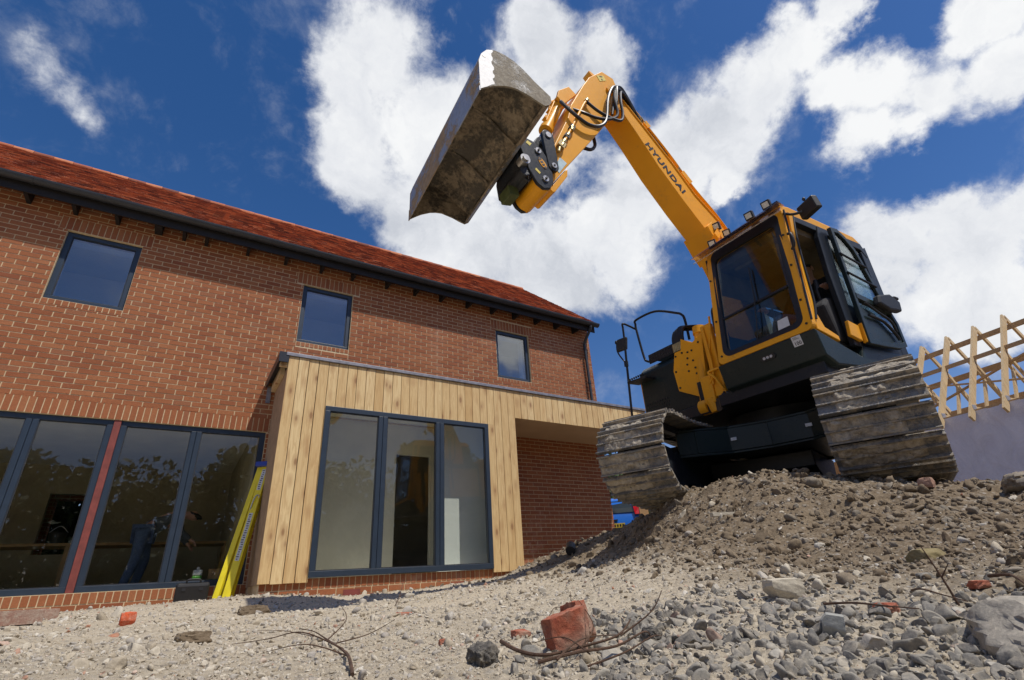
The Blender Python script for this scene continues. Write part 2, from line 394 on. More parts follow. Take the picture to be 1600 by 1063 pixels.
# ---------------------------------------------------------------- terrain
def hsh(ix,iy,s):
    h=(ix.astype(np.int64)*374761393+iy.astype(np.int64)*668265263+s*974634777)&0xffffffff
    h=((h^(h>>13))*1274126177)&0xffffffff; h=h^(h>>16); return (h&0xffff)/65535.
def vn(x,y,s=0):
    ix=np.floor(x);iy=np.floor(y);fx=x-ix;fy=y-iy;fx=fx*fx*(3-2*fx);fy=fy*fy*(3-2*fy)
    a=hsh(ix,iy,s);b=hsh(ix+1,iy,s);c=hsh(ix,iy+1,s);d=hsh(ix+1,iy+1,s)
    return (a*(1-fx)+b*fx)*(1-fy)+(c*(1-fx)+d*fx)*fy-.5
CP=np.array([(-1.339,7.684,-0.066),
(-0.724,7.766,-0.133),
(-0.093,7.599,-0.134),
(0.101,6.599,0.026),
(0.415,6.286,0.025),
(0.843,6.546,0.059),
(1.286,6.474,0.019),
(1.878,6.327,-0.033),
(2.523,6.422,-0.025),
(2.989,6.330,0.010),
(3.780,6.245,0.085),
(3.944,6.024,0.160),
(4.230,5.827,0.292),
(4.444,5.537,0.388),
(4.574,5.299,0.426),
(4.520,4.810,0.475),
(4.007,3.912,0.495),
(3.746,3.312,0.543),
(3.655,2.793,0.599),
(3.807,2.399,0.661),
(4.003,2.056,0.617),
(4.027,1.773,0.531),
(4.013,1.544,0.461),
(4.003,1.272,0.402),
(4.152,1.120,0.331),
(4.186,0.985,0.317),
(0.056,0.948,-0.095),
(0.079,1.498,-0.097),
(0.133,2.797,-0.099),
(0.197,4.496,-0.069),
(-0.154,0.988,-0.071),
(-0.277,1.677,-0.069),
(-0.595,3.449,-0.053),
(0.314,0.897,-0.123),
(0.493,1.417,-0.123),
(0.882,2.552,-0.108),
(1.433,4.160,-0.082),
(0.543,0.743,-0.139),
(0.803,1.085,-0.126),
(1.258,1.682,-0.095),
(1.925,2.556,-0.048),
(2.898,3.827,0.051),
(3.745,4.688,0.212),
(1.611,1.498,-0.056),
(2.212,2.027,0.044),
(2.973,2.676,0.244),
(3.264,3.241,0.176),
(3.583,3.905,0.163),
(0.732,0.524,-0.143),
(0.945,0.656,-0.121),
(1.326,0.896,-0.091),
(1.794,1.185,-0.033),
(2.439,1.568,0.093),
(3.056,1.904,0.313),
(0.791,0.386,-0.138),
(1.088,0.506,-0.119),
(1.461,0.651,-0.081),
(2.022,0.868,-0.019),
(2.777,1.136,0.131),
(3.443,1.355,0.312),
(0.835,0.278,-0.133),
(1.146,0.354,-0.111),
(1.539,0.438,-0.052),
(2.221,0.598,0.013),
(3.102,0.787,0.144),
(0.000,0.000,-0.150),
(-0.500,-0.500,-0.150),
(0.600,-0.400,-0.150),
(-2.000,-2.000,-0.200),
(3.000,-3.000,-0.100),
(-8.000,-6.000,-0.250),
(8.000,-6.000,0.000),
(-4.000,8.000,-0.050),
(-4.000,4.000,-0.080),
(2.700,7.300,-0.030),
(4.600,7.300,0.100),
(6.500,7.900,0.350),
(7.600,8.000,0.400),
(5.000,2.900,0.545),
(5.650,3.070,0.575),
(6.500,3.500,0.620),
(7.200,3.700,0.650),
(5.200,4.200,0.585),
(6.700,4.800,0.660),
(5.900,1.950,0.530),
(7.500,2.500,0.620),
(4.600,1.500,0.460),
(4.100,2.600,0.560),
(9.000,5.000,0.600),
(10.000,10.000,0.450),
(12.000,6.000,0.450),
(14.000,3.000,0.300),
(14.000,-3.000,0.200),
(20.000,10.000,0.400),
(9.000,0.000,0.350),
(6.000,0.000,0.200),
(7.500,6.000,0.550),
(5.600,6.000,0.560)
])
def tps(r): return np.where(r>1e-9,r*r*np.log(r+1e-12),0)
_n=len(CP); _K=tps(np.hypot(CP[:,None,0]-CP[None,:,0],CP[:,None,1]-CP[None,:,1]))+np.eye(_n)*.02
_P=np.c_[np.ones(_n),CP[:,:2]]; _A=np.block([[_K,_P],[_P.T,np.zeros((3,3))]]); _w=np.linalg.solve(_A,np.r_[CP[:,2],0,0,0])
def hbase(x,y):
    x=np.asarray(x,float);y=np.asarray(y,float); out=np.full(x.shape,0.)+_w[-3]+_w[-2]*x+_w[-1]*y
    for i in range(_n): out+=_w[i]*tps(np.hypot(x-CP[i,0],y-CP[i,1]))
    rr=np.hypot(x-4,y-4); t=np.clip((rr-16)/10,0,1); out=out*(1-t)+.25*t
    return np.clip(out,-.6,1.2)
def hz(x,y):
    x=np.asarray(x,float);y=np.asarray(y,float)
    b=hbase(x,y); r=np.hypot(x,y)
    md=np.clip((b-.02)/.25,0,1)            # spoil heap is lumpier
    am=np.clip((r-.5)/1.5,.2,1)
    d=am*(.035+.05*md)*vn(x*2.1,y*2.1,1)+am*(.02+.045*md)*vn(x*5.3+3,y*5.3,2)+(.012+.03*md)*np.clip(r/2.5,.4,1)*vn(x*13,y*13,3)+(.006+.014*md)*vn(x*31,y*31,4)+.005*vn(x*77,y*77,5)+.003*vn(x*190,y*190,6)
    return b+d
def H(x,y): return float(hz(np.array([x]),np.array([y]))[0])
az=np.concatenate([np.linspace(R(-2),R(115),800),np.linspace(R(115),R(358),70)[1:-1]]); nr=620
rr=np.geomspace(.28,400,nr)
A,Rr=np.meshgrid(az,rr); X=Rr*np.cos(A);Y=Rr*np.sin(A); Z=hz(X,Y)
V=np.stack([X.ravel(),Y.ravel(),Z.ravel()],1); na=len(az)
i=np.arange(nr-1)[:,None]*na+np.arange(na)[None,:]; j=np.arange(nr-1)[:,None]*na+(np.arange(na)+1)[None,:]%na
F=np.stack([i.ravel(),j.ravel(),(j+na).ravel(),(i+na).ravel()],1)
V=np.vstack([V,[[0,0,H(.01,.01)]]]); c0=len(V)-1
F=np.vstack([F,np.stack([np.full(na,c0),(np.arange(na)+1)%na,np.arange(na),np.arange(na)],1)]) if False else F
m,nt,b=mat('rubble_ground')
p=noise(nt,1.1,5,.6); q=noise(nt,45,10,.75); v=N(nt,'ShaderNodeTexVoronoi'); v.inputs['Scale'].default_value=42; tcc=N(nt,'ShaderNodeTexCoord'); L(nt,tcc.outputs['Object'],v.inputs['Vector'])
sep=N(nt,'ShaderNodeSeparateXYZ'); L(nt,tcc.outputs['Object'],sep.inputs[0])
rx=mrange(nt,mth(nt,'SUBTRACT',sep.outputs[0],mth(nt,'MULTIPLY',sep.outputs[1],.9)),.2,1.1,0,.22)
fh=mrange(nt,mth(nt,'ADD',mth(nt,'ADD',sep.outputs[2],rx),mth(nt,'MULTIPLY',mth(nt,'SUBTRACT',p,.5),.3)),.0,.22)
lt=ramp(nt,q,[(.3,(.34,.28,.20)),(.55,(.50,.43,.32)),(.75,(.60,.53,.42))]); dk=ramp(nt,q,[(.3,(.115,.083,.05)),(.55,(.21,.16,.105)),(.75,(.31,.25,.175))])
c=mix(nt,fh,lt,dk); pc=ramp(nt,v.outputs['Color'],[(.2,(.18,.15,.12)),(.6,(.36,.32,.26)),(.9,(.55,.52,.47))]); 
pm=mth(nt,'MULTIPLY',mrange(nt,v.outputs['Distance'],.25,.5,1,0),mrange(nt,noise(nt,9,4),.45,.6,0,.7)); c=mix(nt,pm,c,pc)
L(nt,c,b.inputs['Base Color']); b.inputs['Roughness'].default_value=.97; b.inputs['Specular IOR Level'].default_value=.2
bump(nt,b,mth(nt,'ADD',q,mth(nt,'MULTIPLY',v.outputs['Distance'],-.6)),.9,.012); M['ground']=m
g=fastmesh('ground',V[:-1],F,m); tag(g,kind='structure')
# ---------------------------------------------------------------- loose stone
def ico(sub):
    t=(1+5**.5)/2
    v=[(-1,t,0),(1,t,0),(-1,-t,0),(1,-t,0),(0,-1,t),(0,1,t),(0,-1,-t),(0,1,-t),(t,0,-1),(t,0,1),(-t,0,-1),(-t,0,1)]
    f=[(0,11,5),(0,5,1),(0,1,7),(0,7,10),(0,10,11),(1,5,9),(5,11,4),(11,10,2),(10,7,6),(7,1,8),(3,9,4),(3,4,2),(3,2,6),(3,6,8),(3,8,9),(4,9,5),(2,4,11),(6,2,10),(8,6,7),(9,8,1)]
    v=[Vector(x).normalized() for x in v]
    for _ in range(sub):
        c={};nf=[]
        def mid(a,b):
            k=(min(a,b),max(a,b))
            if k not in c: v.append(((v[a]+v[b])/2).normalized()); c[k]=len(v)-1
            return c[k]
        for a,b_,d in f:
            x,y,z=mid(a,b_),mid(b_,d),mid(d,a); nf+=[(a,x,z),(b_,y,x),(d,z,y),(x,y,z)]
        f=nf
    return np.array([tuple(x) for x in v]),np.array(f)
def rock(sub,kind,seed):
    rg=np.random.default_rng(seed); v,f=ico(sub); v=v.copy()
    if kind=='chip':
        for _ in range(7):
            n=rg.normal(size=3);n/=np.linalg.norm(n); d=rg.uniform(.28,.70)
            s=np.maximum(0,v@n-d); v-=s[:,None]*n
        v+=rg.normal(size=v.shape)*.014
    else:
        for k in range(3):
            n=rg.normal(size=(3,3))*(1.6*1.7**k); v*= (1+.16/(k+1)*np.sin(v@n[0]*1.3+rg.uniform(0,6))*np.cos(v@n[1]))[:,None]
        v+=rg.normal(size=v.shape)*.05
    if kind!='chip':
        for _ in range(4):
            n=rg.normal(size=3);n/=np.linalg.norm(n); d=rg.uniform(.45,.8); s=np.maximum(0,v@n-d); v-=.85*s[:,None]*n
        v+=rg.normal(size=v.shape)*.035
    v*=np.array([1,rg.uniform(.6,1),rg.uniform(.4,.75)]); return v,f
def rots(n):
    q=rng.normal(size=(n,4)); q/=np.linalg.norm(q,axis=1)[:,None]; a,b,c,d=q.T
    return np.stack([np.stack([1-2*(c*c+d*d),2*(b*c-a*d),2*(b*d+a*c)],1),np.stack([2*(b*c+a*d),1-2*(b*b+d*d),2*(c*d-a*b)],1),np.stack([2*(b*d-a*c),2*(c*d+a*b),1-2*(b*b+c*c)],1)],1)
def scatter(name,xy,size,sub,kind,m,label,cat,sink=.25,flat=.0):
    pr=[rock(sub,kind,k+11) for k in range(10)]
    z=hz(xy[:,0],xy[:,1]); VV=[];FF=[];o=0; pick=rng.integers(0,10,len(xy))
    for k,(pv,pf) in enumerate(pr):
        s=np.where(pick==k)[0]
        if len(s)==0: continue
        Rm=rots(len(s))
        P=np.einsum('nij,vj->nvi',Rm,pv)*size[s][:,None,None]; P[:,:,2]*=(1-flat)
        P+=np.stack([xy[s,0],xy[s,1],z[s]+size[s]*(.45-sink)],1)[:,None,:]
        VV.append(P.reshape(-1,3)); FF.append((pf[None]+(np.arange(len(s))*len(pv))[:,None,None]+o).reshape(-1,3)); o+=len(s)*len(pv)
    ob=fastmesh(name,np.vstack(VV),np.vstack(FF),m); tag(ob,label,cat,None,'stuff'); return ob
def stonemat(name,cols,dust=(.40,.35,.27),da=.5):
    m,nt,b=mat(name); i=island(nt); c=ramp(nt,i,cols); n=noise(nt,35,7,.7); n2=noise(nt,140,5,.7)
    c=mix(nt,mrange(nt,n,.42,.68,0,da),c,dust); c=mix(nt,mrange(nt,n2,.35,.7,.35,0),c,tuple(x*.4 for x in cols[0][1]))
    L(nt,c,b.inputs['Base Color']); b.inputs['Roughness'].default_value=.9; b.inputs['Specular IOR Level'].default_value=.25; bump(nt,b,n2,.5,.003); return m
M['gravel']=stonemat('grey_limestone_gravel',[(0,(.13,.122,.112)),(.3,(.23,.215,.19)),(.55,(.34,.315,.27)),(.75,(.18,.172,.16)),(.9,(.46,.42,.345)),(.97,(.50,.46,.39)),(1,(.34,.20,.14))],(.42,.365,.28),.8)
M['pebble']=stonemat('beige_crushed_stone',[(0,(.33,.27,.19)),(.3,(.52,.45,.34)),(.6,(.62,.56,.45)),(.8,(.34,.31,.28)),(.96,(.72,.67,.57)),(1,(.44,.17,.09))],(.58,.50,.38),.4)
M['clod']=stonemat('brown_soil_clod',[(0,(.125,.088,.052)),(.4,(.205,.155,.10)),(.7,(.28,.22,.15)),(.9,(.25,.22,.175)),(1,(.38,.33,.26))],(.26,.20,.135),.5)
def sample(n,r0,r1,a0=0,a1=112,pw=0):
    r=np.exp(rng.uniform(math.log(r0),math.log(r1),n)); a=np.radians(rng.uniform(a0,a1,n)); return np.stack([r*np.cos(a),r*np.sin(a)],1),r
def rside(xy): return np.clip((xy[:,0]-.9*xy[:,1]-.2)/.9,0,1)*np.clip((np.hypot(xy[:,0],xy[:,1])-1.3)/.6,0,1)
def inhouse(xy): return ((xy[:,1]>8.15)&(xy[:,0]<7.7))|((xy[:,1]>7.15)&(xy[:,0]>.9)&(xy[:,0]<4.7))
def grey_zone(xy): # coarse grey gravel heap at the right front
    a=np.degrees(np.arctan2(xy[:,1],xy[:,0])); r=np.hypot(xy[:,0],xy[:,1])
    return np.clip((62-a)/10+vn(xy[:,0]*3,xy[:,1]*3,9)*1.2,0,1)*np.clip((2.0-r)/.5+vn(xy[:,0]*4,xy[:,1]*4,10)*1.0,0,1)

xy,r=sample(9000,.55,2.4,-2,78); k=rng.random(len(xy))<grey_zone(xy); xy,r=xy[k],r[k]
s=np.clip(rng.lognormal(math.log(.0078),.58,len(xy)),.003,.027)*np.clip(r/1.0,.75,1.2)
scatter('gravel',xy,s,2,'chip',M['gravel'],'coarse angular grey gravel lying loose across the right foreground','gravel',.42)
xy,r=sample(80000,.5,9,0,112); k=(rng.random(len(xy))>grey_zone(xy)*.4)&~inhouse(xy)&(rng.random(len(xy))>np.clip(hbase(xy[:,0],xy[:,1])*3+.6*rside(xy),0,.75)); xy,r=xy[k],r[k]
s=np.clip(rng.lognormal(math.log(.0020),.68,len(xy)),.0013,.020)*np.clip(r,.8,5.0)**.75
nr_=(r<1.7)|(s>.009)
scatter('crushed_stone',xy[nr_],s[nr_],1,'chip',M['pebble'],'pale beige crushed stone spread over the near ground','crushed stone',.38)
scatter('crushed_stone',xy[~nr_],s[~nr_],0,'chip',M['pebble'],'pale beige crushed stone banked up towards the brick house','crushed stone',.38)
xy,r=sample(34000,1.3,11,0,85); hb=hbase(xy[:,0],xy[:,1]); k=(rng.random(len(xy))<np.clip(hb*3.4+.14+.55*rside(xy),0.0,1))&~inhouse(xy); xy,r=xy[k],r[k]
s=np.clip(rng.lognormal(math.log(.0080),.60,len(xy)),.0035,.048)*np.clip(r/3,.6,1.35)
b_=s>.014
scatter('soil_clods',xy[b_],s[b_],2,'clod',M['clod'],'brown soil clods and stones on the slope of the spoil heap','soil clods',.35)
scatter('soil_crumbs',xy[~b_],s[~b_],1,'clod',M['clod'],'fine brown soil crumbs on the slope of the spoil heap','soil crumbs',.3)
M['mudcake']=mudsteel('dried_mud_on_shoes',(.24,.21,.17),(.50,.44,.345),(.30,.255,.19),.36,.54,.0,5)
M['olive']=simple('olive_cover',(.07,.09,.03),.6,0,.3,12,.2)
M['pine_t']=woodmat('truss_pine',[(0,(.62,.46,.25)),(1,(.72,.56,.33))],'Z',False)
M['pinep']=woodmat('frame_pine',[(0,(.50,.32,.15)),(1,(.62,.43,.22))],'X',False)
M['rockpale']=stonemat('pale_rock',[(0,(.34,.31,.26)),(1,(.34,.31,.26))],(.52,.46,.37),.8)
M['rockcream']=stonemat('cream_rock',[(0,(.55,.49,.38)),(1,(.55,.49,.38))],(.60,.54,.42),.5)
M['rockgrey']=stonemat('grey_rock',[(0,(.36,.36,.33)),(1,(.36,.36,.33))],(.42,.40,.34),.4)
M['rockolive']=stonemat('olive_rock',[(0,(.26,.21,.10)),(1,(.26,.21,.10))],(.34,.27,.16),.5)
M['rockpink']=stonemat('pink_rock',[(0,(.42,.24,.17)),(1,(.42,.24,.17))],(.42,.32,.22),.5)
M['duskbrick']=stonemat('dusty_brick',[(0,(.34,.20,.15)),(1,(.34,.20,.15))],(.50,.42,.33),.9)
M['spray']=stonemat('sprayed_stone',[(0,(.70,.12,.04)),(1,(.70,.12,.04))],(.55,.40,.30),.6)
M['tar']=stonemat('tarmac_lump',[(0,(.09,.083,.075)),(1,(.09,.083,.075))],(.33,.29,.23),.8)
# ================================================================ HOUSE
WY=8.22
house=empty('brick_house',(2.5,8.22,0),'two-storey red brick house with clay tile roof and a timber-clad bay under a flat canopy','house')
HX=Matrix.Translation((-2.5,-8.22,0))
def HB(): return MB(HX)
W1=[(-2.125,-1.235,3.86,4.99),(1.12,1.985,3.85,4.97),(5.03,5.87,3.82,4.93)]
WG=[(-4.50,-2.77,.20,2.27),(-2.71,-.965,.20,2.27),(-.885,.88,.20,2.27)]
def bricks(mb,x0,x1,z0,z1,holes,Y,t=.02,ph=0,sold=()):
    hs=list(holes)+[(a,b,c,d) for a,b,c,d in sold]
    k0=int(math.floor(z0/.075));k1=int(math.ceil(z1/.075))
    for k in range(k0,k1):
        za,zb=max(k*.075+.0062,z0),min(k*.075+.0688,z1)
        if zb-za<.012: continue
        st=x0+(((k%2)*.1125+ph)%.225)-.225; x=st
        while x<x1:
            a=max(x+.0062,x0);b=min(x+.2188,x1)
            segs=[(a,b,za,zb)]
            for hx0,hx1,hz0,hz1 in hs:
                ns=[]
                for (p,q,r,s) in segs:
                    if hx1<=p or hx0>=q or hz1<=r+.004 or hz0>=s-.004: ns.append((p,q,r,s)); continue
                    if hx0>p: ns.append((p,min(hx0-.005,q),r,s))
                    if hx1<q: ns.append((max(hx1+.005,p),q,r,s))
                    pp,qq=max(p,hx0),min(q,hx1)
                    if hz0>r+.02: ns.append((pp,qq,r,hz0-.004))
                    if hz1<s-.02: ns.append((pp,qq,hz1+.004,s))
                segs=ns
            for (p,q,r,s) in segs:
                if q-p>.012 and s-r>.01:
                    j=random.uniform(-.0015,.0015); tl=random.uniform(-.0015,.0015)
                    mb.hexa([(p,Y-.004+j,r),(q,Y-.004+j+tl,r),(q,Y+t,r),(p,Y+t,r),(p+tl,Y-.004+j,s),(q,Y-.004+j-tl,s+tl*.5),(q,Y+t,s),(p,Y+t,s)])
            x+=.225
def soldiers(mb,x0,x1,z0,z1,Y,t=.02,pitch=.075):
    n=max(1,round((x1-x0)/pitch)); p=(x1-x0)/n
    for i in range(n):
        j=random.uniform(-.0015,.0015); a=x0+i*p+.006; b=x0+(i+1)*p-.006
        mb.box((a,Y-.004+j,z0+.005),(b,Y+t,z1-.005))
def backing(mb,x0,x1,z0,z1,holes,Y0,Y1):
    xs=sorted({x0,x1,*[min(max(h[i],x0),x1) for h in holes for i in (0,1)]}); zs=sorted({z0,z1,*[min(max(h[i],z0),z1) for h in holes for i in (2,3)]})
    for xa,xb in zip(xs,xs[1:]):
        run=None
        for za,zb in zip(zs,zs[1:]):
            cx,cz=(xa+xb)/2,(za+zb)/2
            solid=not any(h[0]<cx<h[1] and h[2]<cz<h[3] for h in holes)
            if solid: run=(run[0],zb) if run else (za,zb)
            if (not solid or zb==zs[-1]) and run:
                mb.box((xa,Y0,run[0]),(xb,Y1,run[1])); run=None
holes=W1+[(-4.50,.88,.20,2.27),(.96,4.6,.16,2.6)]
sold=[(a-.11,b+.11,d+.004,d+.219) for a,b,c,d in W1]+[(-6.9,.905,2.27,2.485)]
sill=[(a-.0,b+.0,c-.079,c-.002) for a,b,c,d in W1]+[(-6.9,.93,.078,.198)]
b=HB(); bricks(b,-6.9,7.66,-.45,5.45,holes,WY,sold=sold+sill)
for s in sold: soldiers(b,*s,WY)
for s in sill: soldiers(b,*s,WY)
wall=b.build('brick_wall',M['brick'],house)
b=HB(); backing(b,-6.9,7.655,-.5,5.50,holes,WY+.001,WY+.10); backing(b,-6.9,7.66,-.5,5.50,holes,WY+.104,WY+.28)
b.build('mortar_bed',M['mortar'],wall)
b=HB(); b.box((7.40,8.50,-.5),(7.655,13.5,5.40)); b.prism([(8.24,5.40),(13.5,5.40),(10.88,8.0)],lambda u,v,w_:(w_,u,v),7.40,7.655); backing(b,-6.9,7.39,-.5,5.4,[(-2.1,-1.3,.95,2.0),(1.0,1.55,1.0,2.0)],13.3,13.5); b.box((-7.1,8.22,-.5),(-6.91,13.5,5.4))
M['brickproc']=None
m,nt,bb=mat('gable_brick'); tcb=N(nt,'ShaderNodeTexCoord'); sp=N(nt,'ShaderNodeSeparateXYZ'); L(nt,tcb.outputs['Object'],sp.inputs[0]); cb=N(nt,'ShaderNodeCombineXYZ'); L(nt,mth(nt,'ADD',sp.outputs[0],sp.outputs[1]),cb.inputs[0]); L(nt,sp.outputs[2],cb.inputs[1])
br=N(nt,'ShaderNodeTexBrick'); br.inputs['Scale'].default_value=1; br.inputs['Brick Width'].default_value=.225; br.inputs['Row Height'].default_value=.075; br.inputs['Mortar Size'].default_value=.005; br.inputs['Color1'].default_value=(.34,.1,.04,1); br.inputs['Color2'].default_value=(.26,.08,.035,1); br.inputs['Mortar'].default_value=(.4,.29,.18,1)
L(nt,cb.outputs[0],br.inputs['Vector']); L(nt,br.outputs[0],bb.inputs['Base Color']); bb.inputs['Roughness'].default_value=.9
b.build('gable_wall',m,house)
# interior: floors, ceilings, partitions
b=HB(); b.box((-6.85,8.52,.02),(7.35,13.2,.16)); b.box((-6.85,8.52,2.55),(7.35,13.2,2.80)); b.build('floor_slab',M['screed'],house)
b=HB(); b.box((-6.85,8.512,2.52),(7.35,13.2,2.545)); b.box((-6.85,8.512,5.05),(7.35,13.2,5.08)); b.build('ceiling',M['plaster'],house)
# ground floor left room: dark, with two small back windows
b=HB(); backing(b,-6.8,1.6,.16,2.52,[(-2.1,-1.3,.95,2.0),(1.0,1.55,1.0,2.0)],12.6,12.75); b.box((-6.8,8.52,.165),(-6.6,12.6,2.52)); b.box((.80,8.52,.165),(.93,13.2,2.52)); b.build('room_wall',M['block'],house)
b=HB(); backing(b,.965,4.59,.165,2.62,[(2.95,3.58,.165,2.10)],8.26,8.36); b.build('partition_wall',M['plaster'],house)
b=HB(); b.box((1.5,9.9,.165),(5.2,10.0,2.51)); b.build('hall_wall',M['block'],house)
b=HB(); b.box((3.44,7.62,.165),(4.59,7.70,2.61)); b.build('return_wall',M['whitedim'],house)
for xa,xb in ((-3.6,-3.5),(.2,.3),(4.3,4.4)): pass
b=HB(); b.box((-6.8,9.6,2.81),(7.3,9.7,5.04)); 
for x in (-.6,3.6): b.box((x,8.512,2.81),(x+.1,9.59,5.04))
b.build('upper_partition',M['plaster'],house)
# windows
def window(x0,x1,z0,z1,Y,panes,glass,fw=.062,handle=None,depth=.07,extra=False):
    f=HB(); f.box((x0,Y,z0),(x1,Y+depth,z0+fw)); f.box((x0,Y,z1-fw),(x1,Y+depth,z1)); f.box((x0,Y,z0+fw),(x0+fw,Y+depth,z1-fw)); f.box((x1-fw,Y,z0+fw),(x1,Y+depth,z1-fw))
    edges=[x0+fw]
    for p in panes: f.box((p-fw*.95,Y,z0+fw),(p-.003,Y+depth,z1-fw)); f.box((p+.003,Y,z0+fw),(p+fw*.95,Y+depth,z1-fw)); f.box((p-.003,Y+.012,z0+fw),(p+.003,Y+depth,z1-fw)); edges+=[p-fw*.95,p+fw*.95]
    edges.append(x1-fw)
    o=f.build('window',M['frame'],house,bevel=.004)
    for a,b_ in zip(edges[::2],edges[1::2]):
        gb=HB(); gb.box((a-.002,Y+.028,z0+fw-.002),(b_+.002,Y+.034,z1-fw+.002)); gb.build('pane',glass,o)
        bd=HB(); t=.012
        bd.box((a,Y+.016,z0+fw),(b_,Y+.027,z0+fw+t)); bd.box((a,Y+.016,z1-fw-t),(b_,Y+.027,z1-fw)); bd.box((a,Y+.016,z0+fw+t),(a+t,Y+.027,z1-fw-t)); bd.box((b_-t,Y+.016,z0+fw+t),(b_,Y+.027,z1-fw-t)); bd.build('glazing_bead',M['gutter'],o)
    if handle:
        h=HB(); h.tube([(x1-fw-.02,Y+.085,handle),(x1-fw-.02,Y+.11,handle),(x1-fw-.02,Y+.11,handle-.09)],.008); h.build('handle',M['alu'],o)
    return o
for a,b_,c,d in W1:
    window(a,b_,c,d,WY+.045,[],M['glass_up'],.068,c+.42)
for a,b_,c,d in W1:
    b=HB(); b.ring([(a-.02,c-.05),(b_+.02,c-.05),(b_+.02,d+.03),(a-.02,d+.03)],[(a-.0,c-.005),(b_+.0,c-.005),(b_+.0,d+.003),(a-.0,d+.003)],lambda x,z,n:(x,n,z),WY+.285,WY+.45); b.build('window_reveal',M['white'],house)
for k,(a,b_,c,d) in enumerate(WG): window(a,b_,c,d,WY+.03,[[-3.6],[-1.775],[-.01]][k],M['glass'],.066)
for x in (-.925,-2.74): 
    b=HB(); b.box((x-.038,WY+.012,.202),(x+.038,WY+.10,2.268)); b.build('steel_post',M['primer'],house)
# roof
vx=7.68; rp0=(7.90,5.500); rp1=(10.88,8.13); sl_=math.hypot(rp1[0]-rp0[0],rp1[1]-rp0[1]); uy,uz=(rp1[0]-rp0[0])/sl_,(rp1[1]-rp0[1])/sl_
b=HB(); rows=int(sl_/.1)
for k in range(rows+1):
    s0=k*.1; x=vx-(0 if k%2 else .0825)
    first=True
    xx=vx
    while xx>-7.0:
        wdt=.162 if not(first and k%2==0) else .08
        x1=xx; x0=xx-wdt; first=False
        lift=.019+random.uniform(-.005,.006); tw=random.uniform(-.003,.003); e=min(s0+.17,sl_)
        def P(x,s,h): return (x,rp0[0]+uy*s-uz*h,rp0[1]+uz*s+uy*h)
        ds=random.uniform(-.003,.003)
        b.hexa([P(x0,s0+ds,lift-.015+tw),P(x1,s0+ds,lift-.015-tw),P(x1,e,-.012),P(x0,e,-.012),P(x0,s0+ds,lift+.004+tw),P(x1,s0+ds,lift+.004-tw),P(x1,e,.003),P(x0,e,.003)])
        xx=x0-.003
roof=b.build('tiled_roof',M['tile'],house)
b=HB()
x=vx+.01
while x>-7.0:
    b.cyl((x,rp1[0]+.01,rp1[1]-.03),(x-.296,rp1[0]+.01,rp1[1]-.03),.085,.08,16); x-=.30
b.build('ridge_tile',M['tile'],roof,smooth=True)
b=HB(); yy=lambda s,h:(rp0[0]+uy*s-uz*h,rp0[1]+uz*s+uy*h)
p=[yy(.05,-.02),yy(sl_,-.02),(13.9,5.45),(13.9,5.38),(10.9,7.9),yy(.05,-.08)]
b.prism(p,lambda u,v,w_:(w_,u,v),-7.0,vx-.02); b.build('roof_deck',M['rafter'],roof)
b=HB(); b.prism([yy(.02,-.022),yy(sl_,-.022),yy(sl_,-.10),yy(.1,-.10)],lambda u,v,w_:(w_,u,v),vx-.019,vx+.004); b.build('verge_mortar',M['gutter'],roof)
b=HB()
for x in (-6.1,-5.5,-4.9,-4.3,-3.75,-3.2,-2.63,-2.11,-1.61,-1.09,-.75,-.44,.17,.77,1.37,1.93,2.59,3.17,3.73,4.34,4.93,5.5,6.08,6.64,7.18):
    wd_=.024 if x not in(-1.09,) else .05
    b=HB(); b.prism([(7.975,5.26),(8.23,5.26),(8.23,5.74),(7.975,5.53)],lambda u,v,w_:(w_,u,v),x-wd_,x+wd_); b.build('rafter_foot',M['rafter'],roof)
b=HB(); b.box((-7,7.945,5.27),(vx-.03,7.97,5.50)); b.build('fascia_board',M['rafter'],roof)
b=HB(); prof=[(7.878+.072*math.cos(t),5.462+.075*math.sin(t)) for t in np.linspace(math.pi,2*math.pi,11)]; prof2=[(7.878+.066*math.cos(t),5.462+.069*math.sin(t)) for t in np.linspace(2*math.pi,math.pi,11)]
b.prism(prof+prof2,lambda u,v,w_:(w_,u,v),-7,vx+.03); b.prism(prof,lambda u,v,w_:(w_,u,v),vx+.03,vx+.034)
gut=b.build('gutter',M['gutter'],house,smooth=True)
for x in np.arange(-6.6,7.6,.8):
    b=HB(); b.prism([(7.878+.078*math.cos(t),5.462+.079*math.sin(t)) for t in np.linspace(math.pi,2*math.pi,11)],lambda u,v,w_:(w_,u,v),x,x+.03); b.build('gutter_bracket',M['gutter'],gut)
b=HB(); b.tube([(7.47,7.88,5.40),(7.47,7.885,5.32),(7.45,8.02,5.16),(7.44,8.13,5.02),(7.44,8.14,4.9)],.034,14); b.tube([(7.44,8.14,4.93),(7.44,8.14,3.14)],.034,14,False)
for z in (4.85,4.0,3.3): b.cyl((7.44,8.14,z),(7.44,8.14,z+.05),.042)
b.build('downpipe',M['gutter'],house,smooth=True)
